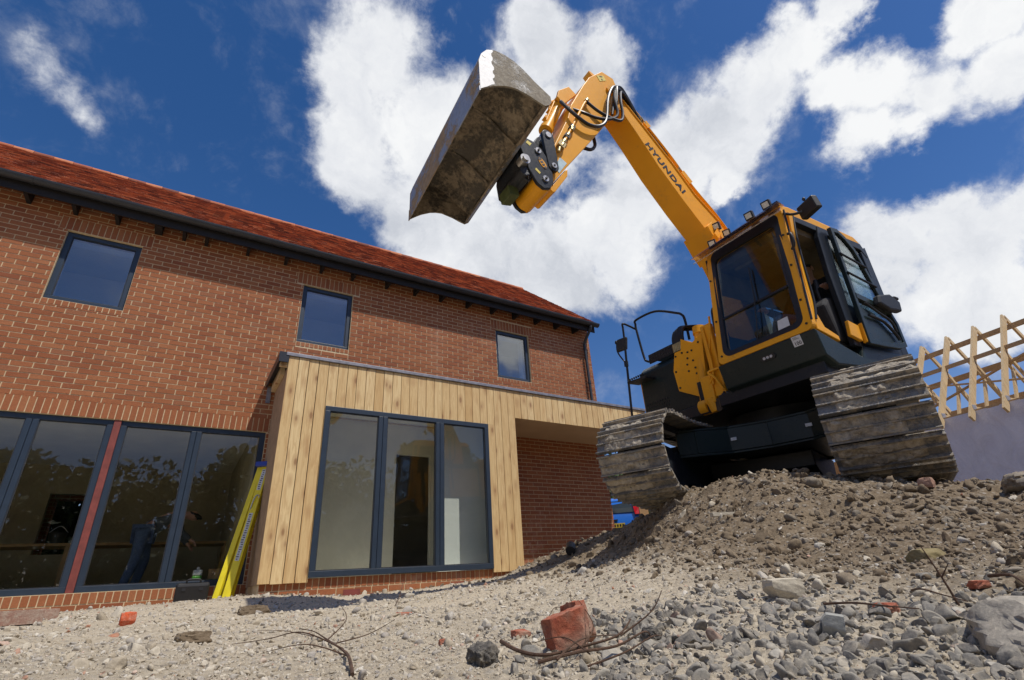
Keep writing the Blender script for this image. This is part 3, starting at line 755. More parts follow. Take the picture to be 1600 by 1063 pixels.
# timber bay + canopy
EY=7.10; bx0,bx1,cx1=.905,4.655,7.93; top=3.075; sof=2.60; wz0,wz1=.205,2.41
bay=HB(); x=bx0; pitch=.1387; i=0; wx0,wx1=1.47,4.10
M_holes=[(wx0,wx1,wz0,wz1)]
while x<cx1-.02:
    xe=min(x+pitch,cx1); g=.0065
    if i in(2,): g=.012
    yj=random.uniform(-.002,.002)+( .006 if i in (0,1) else 0)
    zb=.155+random.uniform(-.004,.004) if x<bx1-.05 else sof-.02
    zt=top
    segs=[]
    a,e=x+g*.5,xe-g*.5
    if x>=bx1-.05: segs=[(a,e,zb,zt)]
    elif e<=wx0 or a>=wx1: segs=[(a,e,zb,zt)]
    else:
        segs=[(a,e,wz1,zt)]
        if a<wx0: segs.append((a,wx0,zb,wz1))
        if e>wx1: segs.append((wx1,e,zb,wz1))
    for (p,q,r,s) in segs:
        if q-p>.006:
            cgap=.003
            bay.hexa([(p,EY-yj,r),(q,EY-yj,r),(q,EY+.02,r),(p,EY+.02,r),(p,EY-yj,s),(q,EY-yj,s),(q,EY+.02,s),(p,EY+.02,s)])
    x=xe; i+=1
clad=bay.build('timber_cladding',M['larch'],house,bevel=.0025)
b=HB(); n=0; y=EY+.022
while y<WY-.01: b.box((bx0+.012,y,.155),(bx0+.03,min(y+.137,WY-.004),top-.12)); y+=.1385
b.build('side_cladding',M['larch_shaded'],house)
b=HB(); b.box((bx1-.03,EY+.022,.155),(bx1-.01,WY-.004,sof)); b.build('return_cladding',M['larch'],house)
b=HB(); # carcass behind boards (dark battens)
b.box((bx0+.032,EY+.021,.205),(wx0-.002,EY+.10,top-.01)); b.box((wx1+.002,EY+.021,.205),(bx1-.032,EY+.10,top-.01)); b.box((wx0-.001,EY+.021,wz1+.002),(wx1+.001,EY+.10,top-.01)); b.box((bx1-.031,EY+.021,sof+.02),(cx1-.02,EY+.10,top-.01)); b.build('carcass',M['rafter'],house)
b=HB(); b.box((bx0+.033,EY+.102,2.62),(bx1,WY-.004,2.66)); b.build('bay_ceiling',M['plaster'],house)
b=HB(); b.box((bx0+.033,EY+.102,.02),(bx1-.033,WY+.28,.158)); b.build('bay_floor',M['plaster'],house)
b=HB(); b.box((bx0+.034,EY+.102,.165),(bx0+.06,WY-.004,2.61)); b.build('bay_lining',M['white'],house)
b=HB(); b.box((bx1-.06,EY+.102,.165),(bx1-.034,7.61,2.61)); b.build('bay_lining',M['white'],house)
window(wx0,wx1,wz0,wz1,EY-.012,[2.31,3.225],M['glass'],.07,None,.085)
b=HB(); b.box((bx1-.009,EY+.03,sof-.002),(cx1-.02,WY-.006,sof+.018)); b.build('canopy_soffit',M['soffit'],house)
b=HB(); b.box((cx1-.019,EY+.022,sof-.01),(cx1,WY-.006,top)); b.build('canopy_end_cladding',M['larch'],house)
b=HB(); b.box((bx0-.04,EY-.028,top+.003),(cx1+.03,EY+.03,top+.052)); 
b.build('lead_flashing',M['lead'],house,bevel=.004)
b=HB(); b.box((bx0-.13,EY+.032,top-.02),(cx1+.03,WY-.006,top+.045)); b.box((bx0-.13,EY-.02,top-.10),(bx0-.002,EY+.004,top+.05)); b.box((bx0-.13,EY+.005,top-.10),(bx0-.11,WY-.006,top-.021)); b.build('flat_roof',M['membrane'],house)
b=HB(); b.box((bx0-.10,EY+.05,top-.14),(bx0+.01,EY+.10,top-.025)); b.box((bx0-.05,EY+.3,top-.17),(bx0+.01,WY-.01,top-.03)); b.build('roof_joist_end',M['pine'],house)
b=HB(); b.box((.80,WY-.03,2.72),(.86,WY-.006,2.98)); b.build('flashing_tab',M['lead'],house)
# plinth below the bay
PY=EY+.045
b=HB(); bricks(b,bx0+.03,bx1-.02,-.45,.2,[],PY,sold=[(bx0+.03,bx1-.02,.0775,.200)]); soldiers(b,bx0+.03,bx1-.02,.0775,.200,PY)
b.build('plinth_brickwork',M['brick'],house)
b=HB(); b.box((bx0+.03,PY+.001,-.5),(bx1-.02,PY+.05,.200)); b.box((bx0+.031,PY+.1,-.5),(bx0+.12,WY-.005,.152)); b.box((bx1-.12,PY+.1,-.5),(bx1-.021,WY-.005,.152)); b.build('plinth_core',M['mortar'],house)
for x in (2.03,3.62):
    b=HB(); b.box((x-.108,PY-.008,.0-.02),(x+.108,PY+.01,.05)); o=b.build('air_brick',M['primer'],house)
# ---------------------------------------------------------------- things by the house
ld=empty('step_ladder',(.66,7.72,0),'yellow fibreglass step ladder with blue cap, folded, leaning on the timber bay corner','ladder')
def LB(): return MB(Matrix.Translation((-.66,-7.72,0)))
def lerp(a,b_,t): return Vector(a)*(1-t)+Vector(b_)*t
fb=(.53,7.70,-.03); ft=(.855,8.02,1.72)   # left rail
gb_=(.64,7.60,-.03); gt=(.915,7.96,1.71)
for k,(p,q,n_) in enumerate(((fb,ft,'front_rail'),(gb_,gt,'rear_rail'))):
    b=LB(); p,q=Vector(p),Vector(q); d=(q-p).normalized(); a=Vector((1,-.62,0)).normalized(); c=d.cross(a).normalized(); a=c.cross(d).normalized(); wd_=.030 if k==0 else .044
    b.obox((p+q)/2,d*(q-p).length/2,a*wd_,c*.006); b.obox((p+q)/2-a*wd_+c*.018,d*(q-p).length/2,a*.004,c*.022); b.obox((p+q)/2+a*wd_+c*.018,d*(q-p).length/2,a*.004,c*.022)
    b.build(n_,M['yellow'],ld)
    b=LB(); off=Vector((.05,.10,.0)); 
    b.obox((p+q)/2+off,d*(q-p).length/2,a*wd_,c*.006); b.build(n_,M['yellow'],ld)
for t in (.16,.32,.48,.64,.8):
    p=lerp(fb,ft,t); b=LB(); b.bar(p,p+Vector((.05,.10,0)),.06,.02); b.build('tread',M['alu'],ld)
b=LB(); b.obox((.90,8.03,1.735),Vector((.075,-.04,0)),Vector((.05,.1,.0)),Vector((0,0,.035))); b.build('top_cap',M['blue'],ld,bevel=.012)
for t0,t1 in ((.28,.62),(.80,.97)):
    p,q=Vector(gb_),Vector(gt); d=(q-p).normalized(); a=Vector((1,-.62,0)).normalized(); c=d.cross(a).normalized(); a=c.cross(d).normalized()
    if c.y>0: c=-c
    b=LB(); cc_=p.lerp(q,(t0+t1)/2)+c*.0085; b.obox(cc_,d*(q-p).length*(t1-t0)/2,a*.026,c*.0012); st=b.build('sticker',M['sticker'],ld)
    b=LB()
    for k in range(int((t1-t0)*60)):
        cc2=p.lerp(q,t0+.01+k/60)+c*.0105+a*random.uniform(-.006,.006); b.obox(cc2,d*.006,a*random.uniform(.008,.018),c*.0006)
    b.build('print_line',M['letter'],st)
b=LB(); p=Vector(gb_).lerp(Vector(gt),.74)+Vector((0,-.02,0)); b.tube([p+Vector((-.055,0,-.16)),p+Vector((-.02,-.01,.0)),p+Vector((.03,0,.02)),p+Vector((.01,0,-.16))],.008); b.build('spreader',M['alu'],ld)
cs_=empty('tool_case',(.29,7.75,.02),'black plastic tool case standing against the brick plinth beside the yellow ladder','tool case')
b=MB(); b.obox((0,0,.10),(.175,0,0),(0,.045,.012),(.0,-.02,.11)); b.build('shell',M['plastic'],cs_,bevel=.025)
b=MB(); b.tube([(-.07,-.02,.205),(-.06,-.03,.245),(.06,-.03,.245),(.07,-.02,.205)],.010); b.build('handle',M['plastic'],cs_)
b=MB(); b.obox((-.09,-.052,.15),(.02,0,0),(0,.006,0),(0,0,.025)); b.build('latch',M['plastic'],cs_); b=MB(); b.obox((.09,-.052,.15),(.02,0,0),(0,.006,0),(0,0,.025)); b.build('latch',M['plastic'],cs_)
# things inside seen through the glass
t=empty('jerry_can',(.34,8.44,.165),'small white translucent can of green liquid behind the glass beside the ladder','can')
b=MB(); b.box((-.055,-.05,0),(.055,.05,.17)); b.build('liquid',M['green'],t,bevel=.01); b=MB(); b.box((-.055,-.05,.172),(.055,.05,.24)); b.cyl((0,0,.24),(0,0,.275),.02); b.build('neck',M['sticker'],t,bevel=.01)
t=empty('carton',(.60,8.46,.165),'green and cardboard carton behind the glass at the foot of the ladder','carton')
b=MB(); b.box((-.13,-.08,0),(.16,.08,.12)); b.build('green_label',M['green'],t); b=MB(); b.box((-.13,-.08,.122),(.16,.08,.24)); b.box((-.135,-.085,.235),(.165,.085,.245)); b.build('box_top',M['ply'],t)
for x0,x1,n_ in ((-2.6,-1.95,'spirit level lying on the floor behind the leftmost visible panes'),(-1.7,-1.05,'spirit level lying on the floor left of the red steel post'),(-.8,-.35,'short spirit level lying on the floor right of the red steel post')):
    t=empty('spirit_level',((x0+x1)/2,8.50,.165),n_,'spirit level','spirit levels along the window sill')
    b=MB(); b.box((-(x1-x0)/2,-.012,0),((x1-x0)/2,.012,.10)); b.build('bar',M['alu'],t)
    for q in (-.35,0,.35): b=MB(); b.cyl((q*(x1-x0),-.016,.05),(q*(x1-x0),-.010,.05),.02); b.build('vial',M['letter'],t)
t=empty('workbench',(-1.2,11.2,.165),'long plywood workbench at the back of the dark ground floor room','workbench')
b=MB(); b.box((-2.6,-.3,.78),(2.2,.3,.82)); b.build('bench_top',M['ply'],t)
for x in (-2.4,-.2,2.0):
    for y in (-.25,.25): b=MB(); b.box((x-.035,y-.035,0),(x+.035,y+.035,.78)); b.build('leg',M['ply'],t)
t=empty('bucket',(-1.6,11.15,.985),'small dark bucket standing on the workbench','bucket'); b=MB(); b.cyl((0,0,0),(0,0,.18),.09,.12); b.build('pail',M['plastic'],t); b=MB(); b.tube([(-.12,0,.18),(0,0,.28),(.12,0,.18)],.006); b.build('handle',M['alu'],t)
# ---------------------------------------------------------------- people
def skinmesh(name,pts,edges,m,parent=None,root=0,X=None,lv=2):
    me=bpy.data.meshes.new(name); me.from_pydata([tuple(X@Vector(p[0])) if X else p[0] for p in pts],edges,[]); o=bpy.data.objects.new(name,me); COL.objects.link(o)
    if parent:o.parent=parent
    sk=o.modifiers.new('skin','SKIN'); sk.use_smooth_shade=True; ss=o.modifiers.new('sub','SUBSURF'); ss.levels=lv; ss.render_levels=lv
    ly=me.skin_vertices[0].data
    for i,p in enumerate(pts): r=p[1]; ly[i].radius=(r,r) if not isinstance(r,tuple) else r; ly[i].use_root=(i==root)
    me.materials.append(m); return o
def person(label,J,X,top_,legs_,loc):
    """J joints in a local frame; X maps to world minus loc"""
    p=empty('person',loc,label,'person'); v=lambda k:Vector(J[k])
    X=Matrix.Translation(-Vector(loc))@X
    pts=[];E=[];idx={}
    def a(k,pos,r,fr=None):
        pts.append((tuple(pos),r)); idx[k]=len(pts)-1
        if fr is not None: E.append((idx[fr],idx[k]))
    a('pel',v('pelvis'),.13); a('waist',v('pelvis').lerp(v('chest'),.5),.115,'pel'); a('chest',v('chest'),.135,'waist'); a('neck',v('neck'),.055,'chest'); a('hd0',v('neck').lerp(v('head'),.45),.065,'neck'); a('hd1',v('head'),.088,'hd0'); a('hd2',v('head')+(v('head')-v('neck')).normalized()*.07,.07,'hd1')
    for s in 'LR':
        a('sh'+s,v('sh'+s),.058,'chest'); a('el'+s,v('el'+s),.042,'sh'+s); a('wr'+s,v('wr'+s),.027,'el'+s); hd=(v('wr'+s)-v('el'+s)).normalized(); a('pa'+s,v('wr'+s)+hd*.06,(.038,.022),'wr'+s)
        a('hip'+s,v('hip'+s),.09,'pel'); a('kn'+s,v('kn'+s),.06,'hip'+s); a('an'+s,v('an'+s),.04,'kn'+s); a('toe'+s,v('toe'+s),.036,'an'+s)
        side=hd.cross(Vector((0,0,1))).normalized(); base=v('wr'+s)+hd*.065; dn=side.cross(hd)
        for q,(o_,ln) in enumerate(((-.030,.062),(-.010,.072),(.010,.068),(.029,.052))):
            b0=base+side*o_; a('f%d'%q+s,b0,.010,'pa'+s); a('g%d'%q+s,b0+hd*ln*.5-Vector((0,0,.012)),.009,'f%d'%q+s); a('h%d'%q+s,b0+hd*ln*.75-Vector((0,0,.035)),.008,'g%d'%q+s)
        a('t0'+s,v('wr'+s)+hd*.025-side*.032,.011,'wr'+s); a('t1'+s,v('wr'+s)+hd*.06-side*.05-Vector((0,0,.01)),.009,'t0'+s)
    body=skinmesh('body',pts,E,M['skin'],p,0,X)
    def cloth(name,keys,m,inc):
        ii=sorted({k for e in keys for k in e},key=lambda k:idx[k]); mp={k:n for n,k in enumerate(ii)}
        P_=[(pts[idx[k]][0],(pts[idx[k]][1] if not isinstance(pts[idx[k]][1],tuple) else .03)+inc) for k in ii]
        return skinmesh(name,P_,[(mp[a_],mp[b_]) for a_,b_ in keys],m,p,0,X)
    cloth('jacket',[('pel','waist'),('waist','chest'),('chest','shL'),('shL','elL'),('elL','wrL'),('chest','shR'),('shR','elR'),('elR','wrR')],top_,.014)
    cloth('trousers',[('pel','hipL'),('hipL','knL'),('knL','anL'),('pel','hipR'),('hipR','knR'),('knR','anR')],legs_,.016)
    # boots, hair, face
    for s in 'LR': skinmesh('boot',[(tuple(v('an'+s)),.05),(tuple(v('toe'+s)),.045)],[(0,1)],M['plastic'],p,0,X,1)
    h=v('head'); f=Vector(J['face']).normalized(); u=(v('head')-v('neck')).normalized(); r_=f.cross(u).normalized()
    b=MB(X); v_,f_=ico(2); b.add([h+u*.045-f*.018+(f*(.092*x)+r_*(.083*y)+u*(.085*z)) for x,y,z in v_ ],[tuple(q) for q in f_]); b.build('hair',M['hair'],p,smooth=True)
    b=MB(X); 
    for s in(-1,1): b.add([h+f*.078+r_*s*.032+u*.012+Vector((x,y,z))*.012 for x,y,z in v_],[tuple(q) for q in f_])
    b.build('eyes',M['letter'],p,smooth=True)
    b=MB(X); b.add([h+f*.092-u*.015+(f*(.016*x)+r_*(.012*y)+u*(.024*z)) for x,y,z in v_],[tuple(q) for q in f_]); b.build('nose',M['skin'],p,smooth=True)
    b=MB(X); b.add([h+f*.078-u*.05+(f*(.010*x)+r_*(.026*y)+u*(.007*z)) for x,y,z in v_],[tuple(q) for q in f_]); b.build('mouth',M['redbrick'],p,smooth=True)
    for s in(-1,1):
        b=MB(X); b.add([h+r_*s*.09+(f*(.018*x)+r_*(.008*y)+u*(.03*z)) for x,y,z in v_],[tuple(q) for q in f_]); b.build('ear',M['skin'],p,smooth=True)
    return p
J=dict(pelvis=(0,0,.92),chest=(.33,0,1.12),neck=(.50,0,1.16),head=(.62,0,1.14),shL=(.40,.19,1.13),shR=(.40,-.19,1.13),elL=(.46,.22,.86),elR=(.50,-.22,.88),wrL=(.60,.15,.72),wrR=(.66,-.15,.76),
 hipL=(0,.10,.88),hipR=(0,-.10,.88),knL=(.06,.12,.48),knR=(-.02,-.12,.48),anL=(-.02,.13,.08),anR=(-.12,-.13,.08),toeL=(.12,.15,.04),toeR=(.03,-.15,.04),face=(.7,0,-.7))
person('worker in grey shirt and blue jeans bending forward inside the dark ground floor room',J,Matrix.Translation((-.42,10.2,.165))@Matrix.Rotation(R(-8),4,'Z'),M['greycloth'],M['jeans'],(-.42,10.2,.165))
# ================================================================ EXCAVATOR
ET=Vector((5.65543271,3.06987492,.60484877))
ER=Matrix(((-.9424,.3315,-.0442),(-.3303,-.9433,-.0337),(-.0529,-.0171,.9985)))
ex=empty('excavator',ET,'orange and black crawler excavator with a wide muddy bucket raised, standing on the spoil heap','excavator')
ex.rotation_mode='QUATERNION'; ex.rotation_quaternion=ER.to_quaternion()
SM=Matrix.Rotation(-.36889517776543546,4,'Z')
EW=Matrix.Translation(ET)@ER.to_quaternion().to_matrix().to_4x4()@SM     # upper frame -> world
def U(): return MB()
def B_(): return MB(SM)
fu=lambda l0:(lambda f,u,n:(f,n,u))
FU=lambda f,u,n:(f,n,u)
# ---- undercarriage
PR=.375; TF,TR_,TC=1.774,-1.60,.42; pitchn=48
def make_path(pf,zf,ff):
    P_=[]
    for t in np.linspace(0,1,60)[:-1]: P_.append((TR_+(1.15-TR_)*t,TC-PR))
    a0=-math.pi/2+ (0.0 if zf-pf<.06 else .22)
    e0=(ff+pf*math.cos(a0),zf+pf*math.sin(a0))
    for t in np.linspace(0,1,20)[:-1]: P_.append((1.15+(e0[0]-1.15)*t,(TC-PR)+(e0[1]-TC+PR)*t))
    for t in np.linspace(a0,math.pi/2,50)[:-1]: P_.append((ff+pf*math.cos(t),zf+pf*math.sin(t)))
    for t in np.linspace(0,1,80)[:-1]: P_.append((ff+(TR_-ff)*t,(zf+pf)+((TC+PR)-(zf+pf))*t-.018*math.sin(t*math.pi*3)**2))
    for t in np.linspace(math.pi/2,1.5*math.pi,50)[:-1]: P_.append((TR_+PR*math.cos(t),TC+PR*math.sin(t)))
    P_=np.array(P_+[P_[0]]); d=np.r_[0,np.cumsum(np.hypot(*np.diff(P_,axis=0).T))]; Lp=d[-1]
    def path(s):
        s%=Lp; x=np.interp(s,d,P_[:,0]); z=np.interp(s,d,P_[:,1]); q=(s+.01)%Lp; x2=np.interp(q,d,P_[:,0]); z2=np.interp(q,d,P_[:,1]); q=(s-.01)%Lp; x1=np.interp(q,d,P_[:,0]); z1=np.interp(q,d,P_[:,1]); tx,tz=x2-x1,z2-z1; n=math.hypot(tx,tz)
        return (float(x),float(z),float(tx/n),float(tz/n))
    return path,Lp
path,Lp=make_path(PR,TC,TF)
sh=MB(); w2=.324; p2=Lp/pitchn/2
sh.box((-p2+.006,-w2,0),(p2-.002,w2,.016))
for gx,gh in ((-p2+.012,.030),(.0,.026),(p2-.014,.030)):
    sh.prism([(gx-.010,.016),(gx+.010,.016),(gx+.005,.016+gh),(gx-.005,.016+gh)],lambda u,v,n:(u,n,v),-w2,w2)
for yb in (-.10,-.06,.06,.10): sh.cyl((-.035,yb,.016),(-.035,yb,.026),.013,n=8); 
sh_me=None
for side,lc in ((-1,-.916),(1,.916)):
    path,Lp=make_path(.34,.47,1.805) if side<0 else make_path(PR,TC,TF)
    TF_,TC_,ri=(1.805,.47,.265) if side<0 else (TF,TC,.30)
    tr=U(); ring_o=[path(Lp*i/96)[:2] for i in range(96)]
    inner=[]
    for i in range(96):
        x,z,tx,tz=path(Lp*i/96); inner.append((x-tz*.075,z+tx*.075))
    outer=[]
    for i in range(96):
        x,z,tx,tz=path(Lp*i/96); outer.append((x-tz*.004,z+tx*.004))
    for a_,b_ in ((-.13,-.07),(.07,.13)): tr.ring(outer,inner,lambda f,u,n:(f,n,u),lc+a_,lc+b_)
    for i in range(pitchn):
        x,z,tx,tz=path(Lp*(i+.5)/pitchn); tr.cyl((x-tz*.035,lc-.14,z+tx*.035),(x-tz*.035,lc+.14,z+tx*.035),.026,n=10)
    track=tr.build('track',M['blackmud'],ex,smooth=True)
    if 'shoe_m' not in M:
        M['shoe_m']=M['shoe']
    mud=MB(); rg=np.random.default_rng(5+side)
    for i in range(pitchn):
        x,z,tx,tz=path(Lp*(i+.5)/pitchn); nx,nz=tz,-tx    # outward normal
        Mx=Matrix(((tx,0,nx,x),(0,1,0,lc),(tz,0,nz,z),(0,0,0,1)))
        if sh_me is None: o=sh.build('shoe',M['shoe'],track,bevel=0); sh_me=o.data
        else: o=bpy.data.objects.new('shoe',sh_me); COL.objects.link(o); o.parent=track
        o.matrix_local=Mx
        y0=-w2+rg.uniform(0.0,.14); y1=w2-rg.uniform(0.0,.22); full=rg.random()
        ny,nx_=56,7
        for xa,xb in ((-p2+.018,-.006),(.006,p2-.020)):
            if rg.random()<.12: continue
            vs=[];ph=rg.uniform(0,50)
            for q in range(ny+1):
                for k in range(nx_+1):
                    yy_=y0+(y1-y0)*q/ny; xx_=xa+(xb-xa)*k/nx_
                    h=.020+.016*float(vn(np.array([yy_*9+ph]),np.array([xx_*14+ph]),3)[0])*2+.010*float(vn(np.array([yy_*42+ph]),np.array([xx_*42]),4)[0])*2
                    e=min(1,min(q,ny-q)/3.,)*(1 if 0<k<nx_ else .72); h=.0165+max(h-.004,0)*e
                    vs.append(Mx@Vector((xx_,yy_,h)))
            mud.add(vs,[(q*(nx_+1)+k,q*(nx_+1)+k+1,(q+1)*(nx_+1)+k+1,(q+1)*(nx_+1)+k) for q in range(ny) for k in range(nx_)])
    mud.build('caked_mud',M['mudcake'],track,smooth=True)
    b=U(); b.box((-1.45,lc-.11,.22),(1.60,lc+.11,.52)); b.prism([(-1.2,.52),(1.3,.52),(1.1,.62),(-1.0,.62)],lambda f,u,n:(f,n,u),lc-.08,lc+.08)
    b.hexa([(1.45,lc-.13,.30),(2.0,lc-.13,.30),(2.0,lc+.13,.30),(1.45,lc+.13,.30),(1.45,lc-.13,.55),(1.95,lc-.13,.60),(1.95,lc+.13,.60),(1.45,lc+.13,.55)])
    b.build('track_frame',M['blackmud'],ex,bevel=.01)
    b=U(); b.cyl((TF_,lc-.06,TC_),(TF_,lc+.06,TC_),ri,n=36); b.cyl((TF_,lc-.12,TC_),(TF_,lc+.12,TC_),.15); b.build('idler',M['blackmud'],ex,smooth=True)
    b=U(); 
    pl=[]
    for i in range(44): 
        r_=.30 if i%2 else .26; t=2*math.pi*i/44; pl.append((TR_+r_*math.cos(t),TC+r_*math.sin(t)))
    b.prism(pl,lambda f,u,n:(f,n,u),lc-.04,lc+.04); b.cyl((TR_,lc-.15,TC),(TR_,lc+.15,TC),.18); b.build('sprocket',M['blackmud'],ex)
    for k in range(7): b=U(); x=-1.2+k*.43; b.cyl((x,lc-.16,.155),(x,lc+.16,.155),.075); b.build('roller',M['blackmud'],ex,smooth=True)
b=U()
def xarm(pts,u0,u1): # vertical plates following a plan polyline
    for p,q in zip(pts,pts[1:]):
        d=Vector((q[0]-p[0],q[1]-p[1],0)).normalized(); n=Vector((-d.y,d.x,0))*.02
        b.hexa([Vector((p[0],p[1],u0))-n,Vector((q[0],q[1],u0))-n,Vector((q[0],q[1],u0))+n,Vector((p[0],p[1],u0))+n,Vector((p[0],p[1],u1))-n,Vector((q[0],q[1],u1))-n,Vector((q[0],q[1],u1))+n,Vector((p[0],p[1],u1))+n])
xarm([(1.22,-.82),(1.12,-.66),(.92,-.38),(.86,0),(.92,.38),(1.12,.66),(1.22,.82)],.50,.73); xarm([(-1.1,-.82),(-.8,-.3),(-.8,.3),(-1.1,.82)],.45,.73)
b.prism([(1.24,-.82),(1.13,-.64),(.93,-.36),(.87,0),(.93,.36),(1.13,.64),(1.24,.82),(.6,.82),(.45,.4),(-.6,.4),(-1.1,.82),(-1.15,-.82),(-.6,-.4),(.45,-.4),(.6,-.82)],lambda x,y,n:(x,y,n),.731,.755)
b.prism([(1.24,-.82),(1.13,-.64),(.93,-.36),(.87,0),(.93,.36),(1.13,.64),(1.24,.82),(.6,.82),(.45,.4),(-.6,.4),(-1.1,.82),(-1.15,-.82),(-.6,-.4),(.45,-.4),(.6,-.82)],lambda x,y,n:(x,y,n),.475,.499)
b.build('cross_frame',M['skirt'],ex,bevel=.006)
b=U(); b.prism([(.40,.46),(.40,.30),(.1,.20),(-.9,.20),(-1.1,.46)],lambda f,u,n:(f,n,u),-.79,.25); b.build('belly_dark_block',M['black'],ex,bevel=.01)  # black block added so the shaded gap under the machine reads dark
b=U(); b.cyl((0,0,.756),(0,0,.93),.56,n=48); 
for k in range(30): t=2*math.pi*k/30; b.cyl((.52*math.cos(t),.52*math.sin(t),.70),(.52*math.cos(t),.52*math.sin(t),.76),.018,n=8)
b.build('slew_ring',M['black'],ex,smooth=True)
b=U()
for l in (-.33,.36): b.box((.942,l-.028,.60),(.951 if l<0 else .96,l+.028,.63))
b.build('reflector',M['sticker'],ex)
# ---- revolving frame
b=B_(); b.prism([(1.02,-1.19),(1.02,-.02),(1.10,.05),(1.10,1.16),(-.7,1.0),(-1.2,.62),(-1.42,0),(-1.35,-.8),(-1.2,-1.2)],lambda x,y,n:(x,y,n),.94,1.06)
b.box((.3,-.24,1.06),(1.02,-.19,1.30)); b.box((-.4,-.30,1.061),(.42,-.20,1.75)); b.box((-.4,.12,1.061),(.42,.21,1.75))
b.build('revolving_frame',M['black'],ex,bevel=.008)
# right front tool box / tank, black
b=B_(); b.prism([(.90,1.07),(.88,1.72),(.80,1.80),(.1,1.84),(.1,1.07)],lambda f,u,n:(f,n,u),-1.19,-.30); b.build('side_tank',M['skirt'],ex,bevel=.03)
b=B_(); b.prism([(.09,1.07),(.09,1.92),(-.4,1.98),(-1.1,1.98),(-1.1,1.07)],lambda f,u,n:(f,n,u),-1.2,-.32); b.prism([(-.60,1.07),(-.60,1.75),(-1.1,1.75),(-1.1,1.07)],lambda f,u,n:(f,n,u),-.31,.70); b.build('engine_housing',M['orange'],ex,bevel=.03)
b=B_(); b.prism([(-1.11,-1.2),(-1.3,-.95),(-1.46,-.4),(-1.5,0),(-1.42,.4),(-1.3,.62),(-1.11,.72)],lambda x,y,n:(x,y,n),.98,1.70); b.build('counterweight',M['black'],ex,bevel=.03)
b=B_(); b.box((.15,-1.205,1.10),(.865,-1.192,1.70)); b.build('side_cover',M['orange'],ex,bevel=.004)
# mesh vent on the black front
b=B_()
for i in range(9):
    for k in range(5):
        l=-1.13+i*.042+(k%2)*.02; u=1.13+k*.042
        b.cyl((.886,l,u),(.902,l,u),.013,n=6)
b.build('vent_grille',M['plastic'],ex)
b=B_(); b.hexa([(.86,-1.24,1.60),(1.06,-1.24,1.60),(1.06,-.92,1.58),(.86,-.92,1.58),(.86,-1.24,1.625),(1.06,-1.24,1.625),(1.06,-.92,1.605),(.86,-.92,1.605)])
for i in range(8): b.box((1.058,-1.22+i*.037,1.62),(1.075,-1.205+i*.037,1.645)); b.box((.88+i*.02,-1.245,1.62),(.89+i*.02,-1.23,1.645))
b.build('step_plate',M['plastic'],ex)
b=B_(); b.box((.62,-.98,1.86),(.86,-.58,1.89))
for i in range(9):
    for k in range(5): b.cyl((.65+k*.045,-.96+i*.045,1.89),(.65+k*.045,-.96+i*.045,1.91),.014,n=7)
b.obox((.865,-.78,1.86),(.006,0,0),(0,.2,0),(0,0,.06))
for i in range(9):
    for k in range(3): b.cyl((.872,-.96+i*.045,1.82+k*.035),(.880,-.96+i*.045,1.82+k*.035),.009,n=7)
b.build('tread_plate',M['plastic'],ex)
# orange cover plate with bolts
yp=[(-.57,1.77),(-.44,1.78),(-.41,1.89),(-.26,1.80),(-.10,1.87),(-.16,1.13),(-.24,1.12),(-.57,1.29),(-.60,1.56)]
yp=[(-.52,1.77),(-.42,1.77),(-.39,1.90),(-.24,1.80),(-.09,1.86),(-.20,1.11),(-.57,1.31),(-.59,1.56)]
b=B_(); b.prism(yp,lambda l,u,n:(n,l,u),.905,.93); b.prism([(.30,1.11),(.929,1.11),(.929,1.84),(.30,1.84)],lambda f,u,n:(f,n,u),-.195,-.17); cp=b.build('cover_plate',M['orange'],ex,bevel=.004)
b=B_()
for l,u in [(-.51,1.72),(-.41,1.73),(-.33,1.71),(-.27,1.71),(-.16,1.77),(-.35,1.64),(-.28,1.59),(-.37,1.57),(-.27,1.50),(-.37,1.49),(-.27,1.43),(-.55,1.54),(-.54,1.34)]: b.cyl((.928,l,u),(.938,l,u),.012,n=10)
b.build('bolt',M['letter'],cp)
# handrail and mirror pole
b=B_(); r0=[(-.97,1.92),(-1.08,1.90),(-1.17,1.93),(-1.21,2.01),(-1.25,2.40),(-1.25,2.50),(-1.22,2.56),(-.87,2.53),(-.55,2.36),(-.47,2.30),(-.44,2.22),(-.44,1.95)]
b.tube([(.7,l,u) for l,u in r0],.016,10); b.build('handrail',M['black'],ex,smooth=True)
b=B_(); b.tube([(.72,-1.25,2.43),(.8,-1.27,2.47),(.9,-1.29,2.50),(.9,-1.30,2.44),(.9,-1.31,2.29)],.014); b.tube([(.9,-1.31,2.29),(.9,-1.35,1.92),(.9,-1.42,1.22)],.016,smooth=False); b.tube([(.9,-1.46,2.30),(.92,-1.46,2.15),(.9,-1.39,1.99),(.9,-1.345,1.95)],.010); b.cyl((.9,-1.36,1.90),(.9,-1.355,1.97),.028)
mp_=b.build('mirror_pole',M['black'],ex,smooth=True)
b=B_(); b.obox((.90,-1.37,2.22),(.03,.01,0),(-.02,.075,.0),(0,.02,.085)); b.cyl((.90,-1.47,2.26),(.90,-1.47,2.32),.022); b.build('mirror',M['plastic'],mp_,bevel=.02)
# hoses over the tank
b=B_()
for k in range(7):
    o=.035*k; b.tube([(.86,-.56+o*.7,1.86),(.84,-.56+o*.7,2.0),(.76,-.54+o*.6,2.12-abs(k-3)*.008),(.5,-.42+o*.5,2.10),(.2,-.25+o*.3,2.0),(.0,-.12,1.9)],.017,8)
b.build('hydraulic_hose',M['rubber'],ex,smooth=True)
b=B_()
for k in range(7): o=.035*k; b.cyl((.862,-.56+o*.7,1.80),(.86,-.56+o*.7,1.90),.021,n=8)
b.build('hose_fitting',M['brass'],ex)
